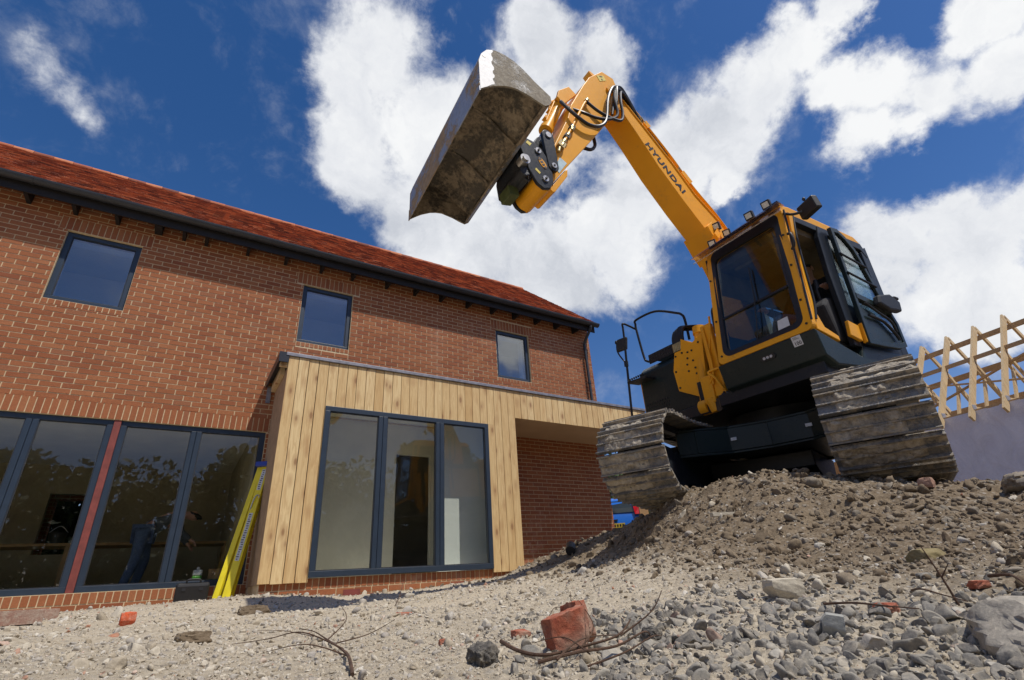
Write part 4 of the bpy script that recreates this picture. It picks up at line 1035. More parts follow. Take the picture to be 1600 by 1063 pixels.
# ---- boom
bot=[(1.84,4.60),(1.75,4.645),(1.56,4.37),(1.29,3.93),(.97,3.51),(.64,3.12),(.54,2.91),(.46,2.70),(.38,2.2),(.30,1.8),(.20,1.50)]
top_b=[(1.84,4.90),(1.70,4.84),(1.43,4.54),(1.03,4.08),(.73,3.68),(.36,3.36),(.08,2.95),(-.08,2.5),(-.12,1.9),(-.04,1.52)]
def plated(bo,to,l0,l1,inset=.012,nm='boom'):
    b=B_(); P_=bo+to[::-1]; c=Vector((sum(p[0] for p in P_)/len(P_),sum(p[1] for p in P_)/len(P_)))
    b.prism(P_,FU,l0,l1); return b
b=plated(bot,top_b,-.15,.15)
for k in range(len(top_b)-2): # narrow top flange lip
    p,q=top_b[k],top_b[k+1]
    if k<5: b.hexa([(p[0],-.165,p[1]+.001),(q[0],-.165,q[1]+.001),(q[0],.165,q[1]+.001),(p[0],.165,p[1]+.001),(p[0]-.012,-.165,p[1]+.016),(q[0]-.012,-.165,q[1]+.016),(q[0]-.012,.165,q[1]+.016),(p[0]-.012,.165,p[1]+.016)])
b.cyl((1.86,-.16,4.75),(1.86,.16,4.75),.13,n=28)
b.cyl((.06,-.19,1.60),(.06,.19,1.60),.10,n=24)
b.prism([(.70,3.20),(.58,3.30),(.42,3.02),(.50,2.86),(.60,3.0)],FU,-.19,.19)
boom=b.build('boom',M['orange'],ex,bevel=.006)
# lettering on the boom
def text(s,size,X,m,parent,name='lettering',ext=.002,bold=.0,sx=1):
    cu=bpy.data.curves.new('t','FONT'); cu.body=s; cu.size=size; cu.extrude=ext; cu.offset=bold; cu.space_character=1.12
    to=bpy.data.objects.new('t',cu); COL.objects.link(to); dg=bpy.context.evaluated_depsgraph_get(); me=bpy.data.meshes.new_from_object(to.evaluated_get(dg)); bpy.data.objects.remove(to)
    me.transform(X@Matrix.Diagonal((sx,1,1,1))); me.materials.clear(); me.materials.append(m); me.name=name; o=bpy.data.objects.new(name,me); COL.objects.link(o); o.parent=parent; return o
a0=Vector((1.45,.152,4.225)); a1=Vector((.945,.152,3.615)); bd=(a1-a0).normalized(); upd=Vector((0,1,0)).cross(bd); 
if upd.z<0: upd=-upd
TX=Matrix(((bd.x,upd.x,0,a0.x),(bd.y,upd.y,1,a0.y),(bd.z,upd.z,0,a0.z),(0,0,0,1)))
text('HYUNDAI',.132,SM@TX,M['letter'],boom,bold=.004,sx=1.22)
# boom pipes along the upper edge, with clamps
b=B_()
for l,h in ((.125,.055),(.095,.075),(-.10,.06)):
    pp=[(1.56,4.80),(1.44,4.66),(1.03,4.20),(.73,3.80),(.38,3.45),(.12,3.1)]
    b.tube([(f-.02-h*.5,l,u+h) for f,u in pp],.014,8)
b.build('boom_pipe',M['orange'],boom,smooth=True)
b=B_()
for f,u in ((.86,3.93),(.80,3.86),(1.36,4.55)): b.obox((f-.05,.10,u+.055),(.03,0,.034),(0,.05,0),(-.03,0,.028))
b.build('pipe_clamp',M['orange'],boom)
b=B_()
for f,u in ((1.40,4.60),(1.36,4.55),(.90,3.98)): b.cyl((f-.03,.13,u+.06),(f-.01,.13,u+.09),.024,n=10)
b.build('pipe_fitting',M['brass'],boom)
# boom lift cylinders
b=B_(); b.cyl((.97,-.22,1.02),(.80,-.20,1.98),.062,n=20); b.cyl((.97,-.27,1.02),(.97,-.17,1.02),.085,n=20); b.cyl((.815,-.2,1.90),(.80,-.2,1.99),.074,n=20); b.build('boom_cylinder',M['orange'],ex,smooth=True)
b=B_(); b.tube([(1.05,.02,1.85),(1.08,.05,1.35),(1.05,-.05,1.22),(1.0,-.12,1.12),(1.0,-.18,1.0)],.014); b.tube([(1.08,.14,1.34),(1.10,.0,1.33),(1.09,.06,1.25),(1.05,.10,1.12)],.014); b.tube([(1.02,.12,1.95),(1.03,.10,1.80),(1.06,.03,1.5),(1.06,.0,1.2)],.012); b.build('hydraulic_pipe',M['orange'],ex,smooth=True)
b=B_(); b.box((1.0,-.16,1.02),(1.06,-.02,1.32)); b.box((.97,-.02,1.07),(1.04,.11,1.88)); b.cyl((1.0,-.08,.93),(1.02,-.10,1.08),.055,.065,16); b.cyl((1.03,.42,.99),(1.02,.30,1.04),.05,.062,16); b.build('boom_mount',M['orange'],ex,bevel=.012)
b=B_()
rg_=random.Random(4)
for k in range(12): 
    y=.02+rg_.uniform(0,.22); b.tube([(1.0,y,1.10+rg_.uniform(-.03,.06)),(1.06+rg_.uniform(0,.05),y+.04,1.06),(1.04,y+.10,1.0),(.95,y+.12,.97)],.013,6)
b.cyl((.98,.2,1.02),(1.05,.18,1.03),.06); b.cyl((1.0,.02,.98),(1.06,.0,.98),.07)
b.build('valve_block',M['blackmud'],ex,smooth=True)
# work lamps on boom
def lamp(c,d,s=.045,m='plastic',par=None):
    d=Vector(d).normalized(); u=Vector((0,0,1)); r_=d.cross(u).normalized(); u=r_.cross(d)
    b=B_(); b.obox(Vector(c),d*.028,r_*s,u*s); b.obox(Vector(c)-u*(s+.018),d*.008,r_*.018,u*.02); o=b.build('work_lamp',M[m],par or ex,bevel=.012)
    b=B_()
    b.obox(Vector(c)+d*.029,d*.004,r_*s*.68,u*s*.62)
    b.build('lens',M['lens'],o)
    return o
lamp((.55,.205,3.22),(.8,.25,-.35),.05,'plastic',ex)
b=B_(); b.hexa([(.70,.151,2.98),(.56,.151,3.10),(.50,.151,3.02),(.62,.151,2.92),(.66,.23,3.08),(.56,.23,3.2),(.52,.23,3.12),(.60,.23,3.02)]); b.build('lamp_bracket',M['orange'],boom)
lamp((.44,.25,3.13),(.8,.35,-.35),.045,'plastic',ex); lamp((.72,.20,2.93),(.8,.35,-.35),.045,'plastic',ex)
# ---- arm
armp=[(1.97,5.16),(1.79,5.13),(1.76,5.0),(1.80,4.75),(1.98,4.45),(2.12,4.19),(2.26,4.00),(2.78,3.34),(3.05,2.98),(3.12,2.92),(3.20,2.96),(3.18,3.10),(2.91,3.57),(2.65,4.09),(2.58,4.30),(2.33,4.74),(2.21,4.93)]
b=B_(); b.prism(armp,FU,-.16,.17)
b.cyl((3.12,-.20,3.02),(3.12,.175,3.02),.105,n=28)
b.prism([(2.40,4.62),(2.62,4.36),(2.70,4.44),(2.66,4.56),(2.50,4.70)],FU,-.10,-.06); b.prism([(2.40,4.62),(2.62,4.36),(2.70,4.44),(2.66,4.56),(2.50,4.70)],FU,.06,.10)
b.prism([(2.80,3.30),(3.0,3.03),(3.03,2.98),(2.99,2.955),(2.965,2.97),(2.775,3.235),(2.76,3.33)],FU,-.14,.15)
arm=b.build('arm',M['orange'],ex,bevel=.006)
b=B_(); b.cyl((1.90,-.19,4.86),(1.90,.195,4.86),.06,n=24); b.cyl((2.0,-.05,5.17),(1.98,.05,5.20),.10,n=20); b.build('arm_pin',M['orange'],arm,smooth=True)
b=B_(); b.hexa([(2.86,.171,3.43),(2.78,.171,3.38),(2.90,.171,3.21),(2.95,.171,3.27),(2.86,.174,3.43),(2.78,.174,3.38),(2.90,.174,3.21),(2.95,.174,3.27)]); b.build('sticker',M['stickerb'],arm)
b=B_(); b.hexa([(2.08,.171,5.03),(1.96,.171,5.09),(1.93,.171,5.02),(2.04,.171,4.95),(2.08,.174,5.03),(1.96,.174,5.09),(1.93,.174,5.02),(2.04,.174,4.95)]); st=b.build('sticker',M['stickery'],arm)
b=B_(); b.cyl((2.0,.174,5.0),(2.0,.176,5.0),.012); b.obox((2.01,.1755,5.045),(.022,0,-.01),(0,.001,0),(.003,0,.006)); b.build('symbol',M['letter'],st)
# arm pipe with valve
b=B_(); b.tube([(2.35,.20,4.46),(2.42,.20,4.35),(2.66,.20,3.89),(2.78,.20,3.67)],.017,10,False); b.build('arm_pipe',M['orange'],arm,smooth=True)
b=B_()
b.cyl((2.35,.20,4.46),(2.87,.20,3.52),.012,n=8)
for f,u in ((2.36,4.44),(2.655,3.90),(2.66,3.87),(2.73,3.76),(2.80,3.64),(2.83,3.58)): b.cyl((f-.012,.20,u+.02),(f+.012,.20,u-.02),.027,n=12)
b.obox((2.84,.20,3.58),(.02,0,-.035),(0,.022,0),(.035,0,.02)); b.cyl((2.87,.2,3.53),(2.89,.2,3.47),.018,n=10)
b.build('valve',M['brass'],arm,smooth=True)
b=B_()
for f,u in ((2.65,3.905),(2.745,3.74)): b.obox((f,.19,u),(.014,0,-.026),(0,.03,0),(.026,0,.014))
b.build('clamp',M['letter'],arm)
b=B_()
b.tube([(2.66,.10,4.38),(2.70,.16,4.28),(2.66,.21,4.15),(2.56,.23,4.06),(2.42,.23,4.02),(2.26,.23,4.07),(2.13,.23,4.23),(2.03,.23,4.60),(1.90,.23,4.86),(1.74,.2,4.93),(1.58,.16,4.86)],.020,9)
b.tube([(2.60,.12,4.30),(2.46,.21,4.20),(2.28,.22,4.20),(2.06,.23,4.27),(1.93,.24,4.40),(1.93,.24,4.66),(1.83,.22,4.88),(1.66,.18,4.90),(1.52,.14,4.80)],.018,9)
b.tube([(2.37,.2,4.43),(2.24,.22,4.33),(2.07,.23,4.29),(1.90,.24,4.31),(1.84,.24,4.45),(1.83,.24,4.64),(1.76,.22,4.86),(1.62,.18,4.84),(1.50,.14,4.73)],.018,9)
for k in range(4):
    o=k*.024
    b.tube([(1.98-o*.3,.20,4.40+o),(1.93-o*.4,.22+o*.3,4.62),(1.86-o*.3,.22+o*.3,4.86+o*.5),(1.72,.20-o,4.98-o),(1.55,.15-o,4.88-o),(1.40-o,.12,4.66)],.016,8)
for k in range(4): b.tube([(1.62-k*.02,.10-k*.03,4.93),(1.48,.10-k*.03,4.85),(1.34,.10-k*.035,4.62),(1.15,.11-k*.03,4.38),(1.0,.1-k*.03,4.24)],.014,7)
b.tube([(2.20,.05,4.10),(2.20,.05,3.97),(2.27,.05,3.88),(2.36,.05,3.86),(2.42,.05,3.86)],.02,8)
b.build('hydraulic_hose',M['rubber'],arm,smooth=True)
b=B_()
for k in range(4): b.cyl((1.42,.12-k*.035,4.72),(1.37,.11-k*.035,4.64),.021,n=8); b.cyl((1.60,.12-k*.03,4.94),(1.55,.12-k*.03,4.90),.021,n=8)
b.build('hose_fitting',M['brass'],arm)
# bucket cylinder
b=B_(); b.cyl((2.60,0,4.47),(2.84,0,3.98),.068,n=22); b.cyl((2.59,-.055,4.50),(2.59,.055,4.50),.07,n=20); b.cyl((2.83,0,4.0),(2.86,0,3.94),.078,n=22); b.tube([(2.66,.03,4.48),(2.72,.04,4.38),(2.86,.04,4.06)],.012)
for t in (.2,.5,.8): b.obox((2.60+.24*t+.05,.02,4.47-.49*t+.03),(.012,0,-.02),(0,.03,0),(.03,0,.012))
bc=b.build('bucket_cylinder',M['orange'],ex,smooth=True)
b=B_(); b.cyl((2.86,0,3.94),(3.00,0,3.65),.038,n=16); b.build('rod',M['chrome'],bc,smooth=True)
b=B_(); b.cyl((3.02,-.06,3.61),(3.02,.06,3.61),.07); b.build('rod_eye',M['black'],bc,smooth=True)
# links, hitch
def link(p,q,r0,r1,l0,l1,nm,m):
    a=math.atan2(q[1]-p[1],q[0]-p[0]); P_=[(p[0]+r0*math.cos(a+t),p[1]+r0*math.sin(a+t)) for t in np.linspace(math.pi/2,1.5*math.pi,12)]+[(q[0]+r1*math.cos(a+t),q[1]+r1*math.sin(a+t)) for t in np.linspace(-math.pi/2,math.pi/2,12)]
    b=B_(); b.prism(P_,FU,l0,l1); return b.build(nm,m,ex,bevel=.006)
for l0,l1 in ((.185,.225),(-.225,-.185)): link((3.02,3.61),(3.0,3.22),.07,.062,l0,l1,'link',M['black'])
link((3.02,3.61),(3.17,3.35),.075,.07,-.12,.12,'tie_link',M['black'])
hp=[(3.38,3.35),(3.30,3.47),(3.22,3.46),(3.12,3.40),(3.05,3.28),(3.02,3.12),(3.03,3.0),(3.07,2.93),(3.15,2.90),(3.22,2.94),(3.30,3.08)]
b=B_(); b.prism(hp,FU,.18,.215); b.prism(hp,FU,-.215,-.18); b.prism([(3.38,3.33),(3.28,3.45),(3.24,3.38),(3.28,3.10)],FU,-.18,.18); hit=b.build('quick_hitch',M['black'],ex,bevel=.006)
b=B_()
for f,u,r_ in ((3.02,3.61,.034),(3.17,3.35,.034),(3.0,3.22,.030),(3.12,3.02,.034)):
    z0=.226 if (f,u) in ((3.02,3.61),(3.0,3.22)) else .216
    b.cyl((f,-.24,u),(f,z0+.012,u),r_,n=22)
b.build('pin',M['steelpin'],hit,smooth=True)
b=B_()
for f,u in ((3.17,3.35),(3.0,3.22),(3.12,3.02)): b.cyl((f,.23,u),(f,.243,u),.012,n=10)
b.build('pin_hole',M['letter'],hit)
b=B_(); b.obox((3.27,.2165,3.41),(.022,0,.012),(0,.001,0),(.012,0,-.018)); b.obox((3.20,.2165,3.09),(.024,0,.02),(0,.001,0),(.008,0,-.012)); b.build('sticker',M['stickery'],hit)
b=B_(); P_=[(3.13+.065*math.cos(t)*.55+.035*math.sin(t)*.8,3.21+.065*math.cos(t)*.85-.035*math.sin(t)*.5) for t in np.linspace(0,2*math.pi,25)[:-1]]; b.prism(P_,FU,.2155,.219); em=b.build('oval_badge',M['orange'],hit)
b=B_()
for k in range(4): b.obox((3.105+k*.018,.220,3.165+k*.028),(.006,0,.009),(0,.001,0),(.014,0,-.009))
b.build('badge_mark',M['letter'],em)
# ---- tilting head between hitch and bucket
b=B_(); b.prism([(3.28,2.98),(3.38,3.02),(3.395,3.20),(3.36,3.40),(3.28,3.36)],FU,-.26,.16); b.cyl((3.335,-.24,3.06),(3.335,.20,3.06),.06,n=24); b.prism([(3.30,3.15),(3.36,3.20),(3.365,3.35),(3.50,3.47),(3.44,3.57),(3.30,3.44)],FU,-.20,-.16); b.prism([(3.30,3.15),(3.36,3.20),(3.365,3.35),(3.50,3.47),(3.44,3.57),(3.30,3.44)],FU,.12,.16)
tl=b.build('tilt_head',M['blackmud'],ex,bevel=.012)
b=B_(); b.cyl((3.35,.16,3.16),(3.35,.245,3.16),.055,n=20); b.cyl((3.35,.245,3.16),(3.35,.265,3.16),.034,n=20); b.build('pivot_bolt',M['steelpin'],tl,smooth=True)
b=B_(); b.obox((3.36,-.08,2.96),(.055,0,-.01),(0,.09,0),(.01,0,.055)); b.build('valve_cover',M['olive'],tl,bevel=.008)
# ---- bucket
bo=Vector((4.106,.782,3.102)); be=Vector((-.001,-.997,-.083)).normalized(); bh=Vector((-.953,-.023,.280)).normalized(); bm=be.cross(bh); 
if bm.z<0: bm=-bm
BM=SM@Matrix(((be.x,bh.x,bm.x,bo.x),(be.y,bh.y,bm.y,bo.y),(be.z,bh.z,bm.z,bo.z),(0,0,0,1)))
BW=1.65
out=[(0,0),(.05,.14),(.13,.36),(.19,.45),(.275,.52),(.376,.545),(.464,.52),(.549,.463),(.619,.371),(.679,.255),(.787,.10),(.765,.03),(.719,-.013),(.66,-.035)]
inn=[(.012,.02),(.068,.14),(.148,.345),(.205,.43),(.283,.49),(.37,.515),(.45,.49),(.53,.437),(.597,.35),(.655,.24),(.755,.10),(.735,.05),(.70,.015),(.655,-.018)]
rim=[(.0,.0),(.019,.02),(.10,.055),(.168,.082),(.282,.110),(.35,.113),(.421,.105),(.539,.045),(.60,.0),(.66,-.035)]
def EHM(h,m_,e): return (e,h,m_)
def build_shell():
    n=len(out); vs=[];fs=[];E=[0,.016,BW-.016,BW]
    b=MB(BM)
    # curved plate: quads outer and inner, ends
    for (P_,flip) in ((out,0),(inn,1)):
        for i in range(n-1):
            p,q=P_[i],P_[i+1]; e0,e1=(0,BW)
            b.add([(e0,*p),(e1,*p),(e1,*q),(e0,*q)],[(0,1,2,3)])
    for P0,P1 in ((out[0],inn[0]),(out[-1],inn[-1])): b.add([(0,*P0),(BW,*P0),(BW,*P1),(0,*P1)],[(0,1,2,3)])
    return b
b=MB(BM); 
for i in range(len(out)-1): b.add([(0,*out[i]),(BW,*out[i]),(BW,*out[i+1]),(0,*out[i+1])],[(0,1,2,3)])
bk=b.build('bucket',M['bucket_edge'],ex,smooth=True)
b=MB(BM); nseg=3
# interior scalloped lining: shallow bulges in three bays between the ribs
K=45
V_=[];F_=[]
for q in range(K+1):
    e=.017+(BW-.034)*q/K; ph=(e/BW*3)%1; bul=.05*math.sin(math.pi*ph)**.7-.03
    for i,(h,m_) in enumerate(inn):
        w_=math.sin(math.pi*i/(len(inn)-1)); V_.append((e,h,m_-.012*(0)+bul*w_-.018*w_))
for q in range(K):
    for i in range(len(inn)-1): a_=q*len(inn)+i; F_.append((a_,a_+1,a_+1+len(inn),a_+len(inn)))
b.add(V_,F_); b.add([(0,*out[0]),(BW,*out[0]),(BW,*inn[0]),(0,*inn[0])],[(0,1,2,3)]); b.add([(0,*out[-1]),(BW,*out[-1]),(BW,*inn[-1]),(0,*inn[-1])],[(0,1,2,3)])
b.build('inner_lining',M['bucket_in'],bk,smooth=True)
side=out+rim[::-1][1:-1]
for e0,e1 in ((-.002,.014),(BW-.014,BW+.002)):
    b=MB(BM); b.prism(side,EHM,e0,e1); sp_=b.build('side_plate',M['bucket_side'] if e0<0 else M['bucket_in'],bk)
    if e0<0:
        wp=[(.004,.012),(.05,.14),(.13,.36),(.19,.45),(.275,.52),(.345,.538),(.335,.51),(.31,.488),(.298,.46),(.30,.43),(.285,.40),(.262,.375),(.255,.345),(.262,.31),(.25,.28),(.228,.262),(.218,.235),(.224,.205),(.21,.18),(.188,.165),(.18,.14),(.186,.115),(.172,.096),(.145,.088),(.115,.07),(.085,.052),(.045,.034)]
        b=MB(BM); b.prism(wp,EHM,-.0045,-.0022); b.build('bare_paint_patch',M['barepaint'],sp_)
        b=MB(BM); b.cyl((-.0065,.21,.43),(-.0048,.21,.43),.018,n=18); b.build('hole',M['letter'],sp_)
b=MB(BM); b.prism([(0,-.002),(.046,.128),(.040,.131),(-.008,0)],EHM,-.001,BW+.001); b.build('cutting_edge',M['bucket_edge'],bk)
for q_ in (BW/3,2*BW/3):
    b=MB(BM); P_=[(h,m_) for h,m_ in inn[2:11]]; Q_=[(h*.9+.036,m_-.045) for h,m_ in inn[2:11]][::-1]; b.prism(P_+Q_,EHM,q_-.009,q_+.009); b.build('stiffening_rib',M['bucket_in'],bk)
b=MB(BM)
for e in (.62,.72,.93,1.03): b.prism([(.615,.40),(.70,.255),(.79,.13),(.92,.20),(.95,.32),(.80,.42)],EHM,e-.012,e+.012)
b.build('bucket_ear',M['blackmud'],bk)
# ---- cab
def fr(u): return 1.205-(u-1.31)/1.4*.20-max(0,u-2.35)**2*.35
def CF(l,u,n): return (fr(u)-n,l,u)
def rr4(x0,x1,y0,y1,x0t,x1t,r,n=6):
    P_=[]
    for cx,cy,a0 in ((x1-r,y0+r,-90),(x1t-r,y1-r,0),(x0t+r,y1-r,90),(x0+r,y0+r,180)):
        for k in range(n+1): t=R(a0+90*k/n); P_.append((cx+r*math.cos(t),cy+r*math.sin(t)))
    return P_
outer=rr4(.22,1.21,1.315,2.70,.25,1.18,.06); inner=rr4(.325,1.115,1.40,2.55,.345,1.105,.075)
b=B_(); b.ring(outer,inner,CF,0,.07)
# A pillar side (orange), left of the machine
b.prism([(fr(1.32)-.071,1.32),(fr(1.9)-.071,1.9),(fr(2.35)-.071,2.35),(fr(2.64)-.071,2.64),(fr(2.64)-.14,2.64),(fr(2.35)-.12,2.35),(fr(1.9)-.11,1.9),(fr(1.5)-.12,1.5),(fr(1.4)-.2,1.36),(.80,1.30),(.80,1.25)],FU,1.15,1.208)
b.prism([(fr(1.32)-.071,1.32),(fr(2.64)-.071,2.64),(fr(2.64)-.14,2.64),(fr(1.4)-.14,1.36)],FU,.222,.28)
cabf=b.build('cab',M['orange'],ex,bevel=.006)
b=B_(); gi=rr4(.345,1.095,1.42,2.53,.365,1.085,.065); b.ring(rr4(.292,1.145,1.372,2.66,.315,1.135,.09),gi,CF,-.004,.03)
b.prism([(.36,1.785),(1.08,1.805),(1.08,1.825),(.36,1.805)],CF,-.004,.02); b.build('window_seal',M['rubber'],cabf)
b=B_(); b.prism(gi,CF,.010,.015); ws=b.build('windscreen',M['cabglass'],cabf)
b=B_(); b.prism([(.90,1.425),(1.015,1.43),(1.01,1.525),(.91,1.52)],CF,.004,.0075); b.build('paper_sign',M['sticker'],ws)
b=B_(); b.tube([CF(.70,1.42,-.02),CF(.73,1.60,-.03),CF(.75,1.86,-.02)],.006,6); b.tube([CF(.75,1.80,-.015),CF(.75,2.2,-.012)],.008,6,False); b.build('wiper',M['plastic'],cabf)
b=B_()
for l,u in ((1.165,1.38),(1.165,1.62),(1.16,2.0),(1.155,2.35),(.27,1.40),(.28,2.3),(.27,1.8)): b.cyl(CF(l,u,.0),CF(l,u,-.008),.011,n=10)
b.build('screw',M['letter'],cabf)
b=B_(); b.tube([(fr(1.4)-.085,1.213,1.42),(fr(1.6)-.125,1.214,1.62),(fr(1.9)-.115,1.214,1.9),(fr(2.3)-.12,1.212,2.3),(fr(2.6)-.15,1.205,2.6)],.011,8)
b.tube([(fr(1.4)+.0,1.215,1.40),(fr(1.9)-.01,1.216,1.9),(fr(2.3)-.01,1.214,2.3),(fr(2.6)-.02,1.20,2.64)],.010,8); b.build('door_seal',M['rubber'],cabf,smooth=True)
b=B_(); b.prism([(fr(2.64)-.02,2.62),(.95,2.735),(.80,2.76),(-.45,2.74),(-.55,2.68),(-.55,2.64),(fr(2.6)-.08,2.60)],FU,.26,1.17); b.build('roof',M['orange'],cabf,bevel=.02)
b=B_(); b.box((-.5,.27,2.47),(.88,1.14,2.598)); b.box((.30,.4,2.43),(.75,1.0,2.469)); b.box((-.5,.268,2.16),(.93,.276,2.469)); b.build('roof_lining',M['liner'],cabf)
b=B_() # dark side frame: B pillar, roof rail, rear
b.prism([(.57,1.24),(.56,2.0),(.50,2.45),(.44,2.60),(.28,2.60),(.36,2.1),(.42,1.6),(.43,1.24)],FU,1.165,1.215)
b.prism([(.90,2.61),(-.45,2.62),(-.52,2.50),(-.50,2.44),(-.40,2.53),(.86,2.54)],FU,1.14,1.205)
b.prism([(-.55,1.25),(-.40,1.25),(-.40,2.5),(-.55,2.6)],FU,1.14,1.20); b.prism([(.42,1.25),(-.40,1.25),(-.40,1.62),(.40,1.70)],FU,1.17,1.20)
b.box((-.56,.24,1.25),(-.52,1.139,1.62)); b.box((-.56,.24,2.45),(-.52,1.139,2.6)); b.prism([(-.55,1.25),(-.45,1.25),(-.45,2.6),(-.55,2.6)],FU,.235,.29)
b.box((-.50,.235,1.25),(1.05,.26,1.66)); b.box((.20,.235,1.5),(.28,.26,2.6)); b.box((-.5,.235,2.38),(1.0,.26,2.6))
b.build('side_frame',M['black'],cabf,bevel=.006)
b=B_(); b.box((.28,.243,1.5),(1.02,.248,2.5)); b.box((-.45,.243,1.5),(.2,.248,2.5)); b.box((-.545,.29,1.62),(-.54,1.14,2.45)); b.prism([(.36,1.70),(-.39,1.63),(-.39,2.52),(.34,2.53)],FU,1.178,1.183); b.build('side_glass',M['cabglass'],cabf)
b=B_(); b.prism([(1.212,1.312),(.52,1.13),(.44,1.248),(-.56,1.248),(-.58,1.08),(1.0,1.00),(1.16,1.07)],FU,.205,1.222); sk_=b.build('cab_skirt',M['skirt'],cabf,bevel=.014)
def SK(l,u,n): # front of skirt
    t=(u-1.07)/(1.312-1.07); return (1.16+t*.052+n,l,u)
b=B_(); b.prism([(1.00,1.215),(1.085,1.215),(1.085,1.305),(1.00,1.305)],SK,.001,.003); st=b.build('number_sticker',M['sticker'],sk_)
q0=Vector(SK(1.01,1.225,.0035)); NX=Matrix(((0,.21,.98,q0.x),(1,0,0,q0.y),(0,.98,-.21,q0.z),(0,0,0,1)))
text('100',.044,SM@NX,M['letter'],st,'lettering',.0006,.001,.92)
b=B_()
for k in range(3): b.prism([(1.012,1.276+k*.008),(1.07-k*.012,1.276+k*.008),(1.07-k*.012,1.279+k*.008),(1.012,1.279+k*.008)],SK,.0035,.004)
b.build('small_print',M['letter'],st)
b=B_(); b.prism([(.68,1.19),(.80,1.19),(.82,1.215),(.80,1.24),(.68,1.24),(.66,1.215)],SK,.001,.012); o=b.build('marker_lamp',M['plastic'],sk_)
b=B_(); 
for l in (.705,.74,.775): b.cyl(SK(l,1.215,.012),SK(l,1.215,.018),.014,n=10)
b.build('lens',M['lens'],o)
# cab inside: floor, seat, levers
b=B_(); b.box((-.5,.27,1.255),(1.05,1.14,1.285)); b.build('cab_floor',M['plastic'],cabf)
b=B_(); b.box((-.20,.50,1.56),(.35,.98,1.70)); b.box((-.32,.50,1.70),(-.18,.98,2.28)); b.box((-.15,.52,1.29),(.25,.96,1.56)); b.build('seat',M['seat'],cabf,bevel=.04)
b=B_(); b.prism([(.62,1.30),(.70,1.68),(.60,1.78),(.05,1.80),(.0,1.30)],FU,1.02,1.14); b.build('side_console',M['seat'],cabf,bevel=.03)
b=B_(); b.prism([(.55,1.30),(.62,1.66),(.05,1.78),(.0,1.30)],FU,.32,.44); b.build('side_console',M['seat'],cabf,bevel=.03)
b=B_()
for l in (1.07,.38): b.tube([(.58,l,1.72),(.60,l,1.86),(.57,l,1.93)],.014); b.cyl((.57,l,1.90),(.56,l,2.0),.024,.02)
for l in (.62,.72): b.tube([(.82,l,1.29),(.86,l,1.55),(.84,l,1.80)],.010); b.obox((.80,l,1.31),(.07,0,.02),(0,.035,0),(0,0,.008))
b.tube([(.50,1.16,1.35),(.52,1.165,1.62),(.47,1.165,1.80)],.010)
b.build('control_lever',M['plastic'],cabf,smooth=True)
b=B_(); b.prism([(.66,1.315),(.47,1.28),(.45,1.44),(.62,1.47)],FU,1.216,1.25); b.prism([(.44,1.27),(.40,1.27),(.38,1.46),(.42,1.47)],FU,1.23,1.27); b.build('hinge_block',M['orange'],cabf,bevel=.006)
# visor
b=B_(); b.hexa([(1.02,.20,2.64),(1.02,1.20,2.66),(1.10,1.22,2.575),(1.12,.16,2.565),(1.02,.20,2.65),(1.02,1.20,2.67),(1.105,1.22,2.585),(1.125,.16,2.575)]);
b.hexa([(.98,.17,2.66),(.98,1.22,2.68),(1.12,1.24,2.665),(1.12,.14,2.64),(.98,.17,2.668),(.98,1.22,2.688),(1.12,1.24,2.673),(1.12,.14,2.648)]); b.build('rain_visor',M['visor'],cabf)
for l in (.86,1.06): lamp((.98,l,2.80),(1,.15,-.35),.045,'plastic',cabf)
b=B_(); b.box((.92,.3,2.735),(.97,1.15,2.75)); b.box((.90,1.10,2.74),(.96,1.16,2.79)); b.build('lamp_bar',M['plastic'],cabf)
# cab mirror
b=B_(); b.tube([(.96,1.18,2.62),(1.02,1.28,2.52),(1.0,1.36,2.50)],.013); mb_=b.build('mirror_arm',M['plastic'],cabf,smooth=True)
b=B_(); b.obox((.95,1.41,2.53),(.03,-.012,0),(.04,.10,.0),(0,-.01,.075)); b.cyl((.97,1.40,2.61),(.97,1.40,2.65),.015); b.build('mirror',M['plastic'],mb_,bevel=.022)
# handrail on A pillar left
b=B_(); b.tube([(1.12,1.23,2.30),(1.16,1.27,2.26),(1.16,1.27,2.16),(1.14,1.23,2.12)],.014); b.build('grab_handle',M['plastic'],cabf,smooth=True)
b=B_(); b.tube([(fr(2.0)-.04,.225,2.0),(fr(1.95)-.04,.205,1.95),(fr(1.8)-.04,.205,1.75),(fr(1.7)-.04,.225,1.70)],.012); b.build('grab_handle',M['plastic'],cabf,smooth=True)
# open door folded back against the cab side
dp=[(.43,1.25),(.34,2.57),(.20,2.585),(.08,2.52),(-.04,2.40),(-.10,2.26),(-.15,2.09),(-.22,1.87),(-.28,1.74),(-.36,1.57),(-.35,1.32),(-.20,1.275),(.15,1.255)]
def inset(P_,d):
    c=Vector((sum(p[0] for p in P_)/len(P_),sum(p[1] for p in P_)/len(P_))); o=[]
    n=len(P_)
    for i in range(n):
        a,b__,c_=Vector(P_[i-1]),Vector(P_[i]),Vector(P_[(i+1)%n]); d1=(b__-a).normalized(); d2=(c_-b__).normalized(); n1=Vector((-d1.y,d1.x)); n2=Vector((-d2.y,d2.x)); m_=(n1+n2).normalized(); s=d/max(.5,m_.dot(n1))
        if (c-b__).dot(m_)<0: m_=-m_
        o.append(tuple(b__+m_*s))
    return o
b=B_(); b.ring(dp,inset(dp,.055),FU,1.245,1.285)
b.prism([(.36,1.735),(-.27,1.665),(-.25,1.735),(.35,1.80)],FU,1.24,1.29)
b.prism([(.37,1.30),(-.30,1.33),(-.30,1.42),(-.05,1.46),(.08,1.62),(.36,1.66)],FU,1.25,1.275)
door=b.build('door',M['skirt'],cabf,bevel=.006)
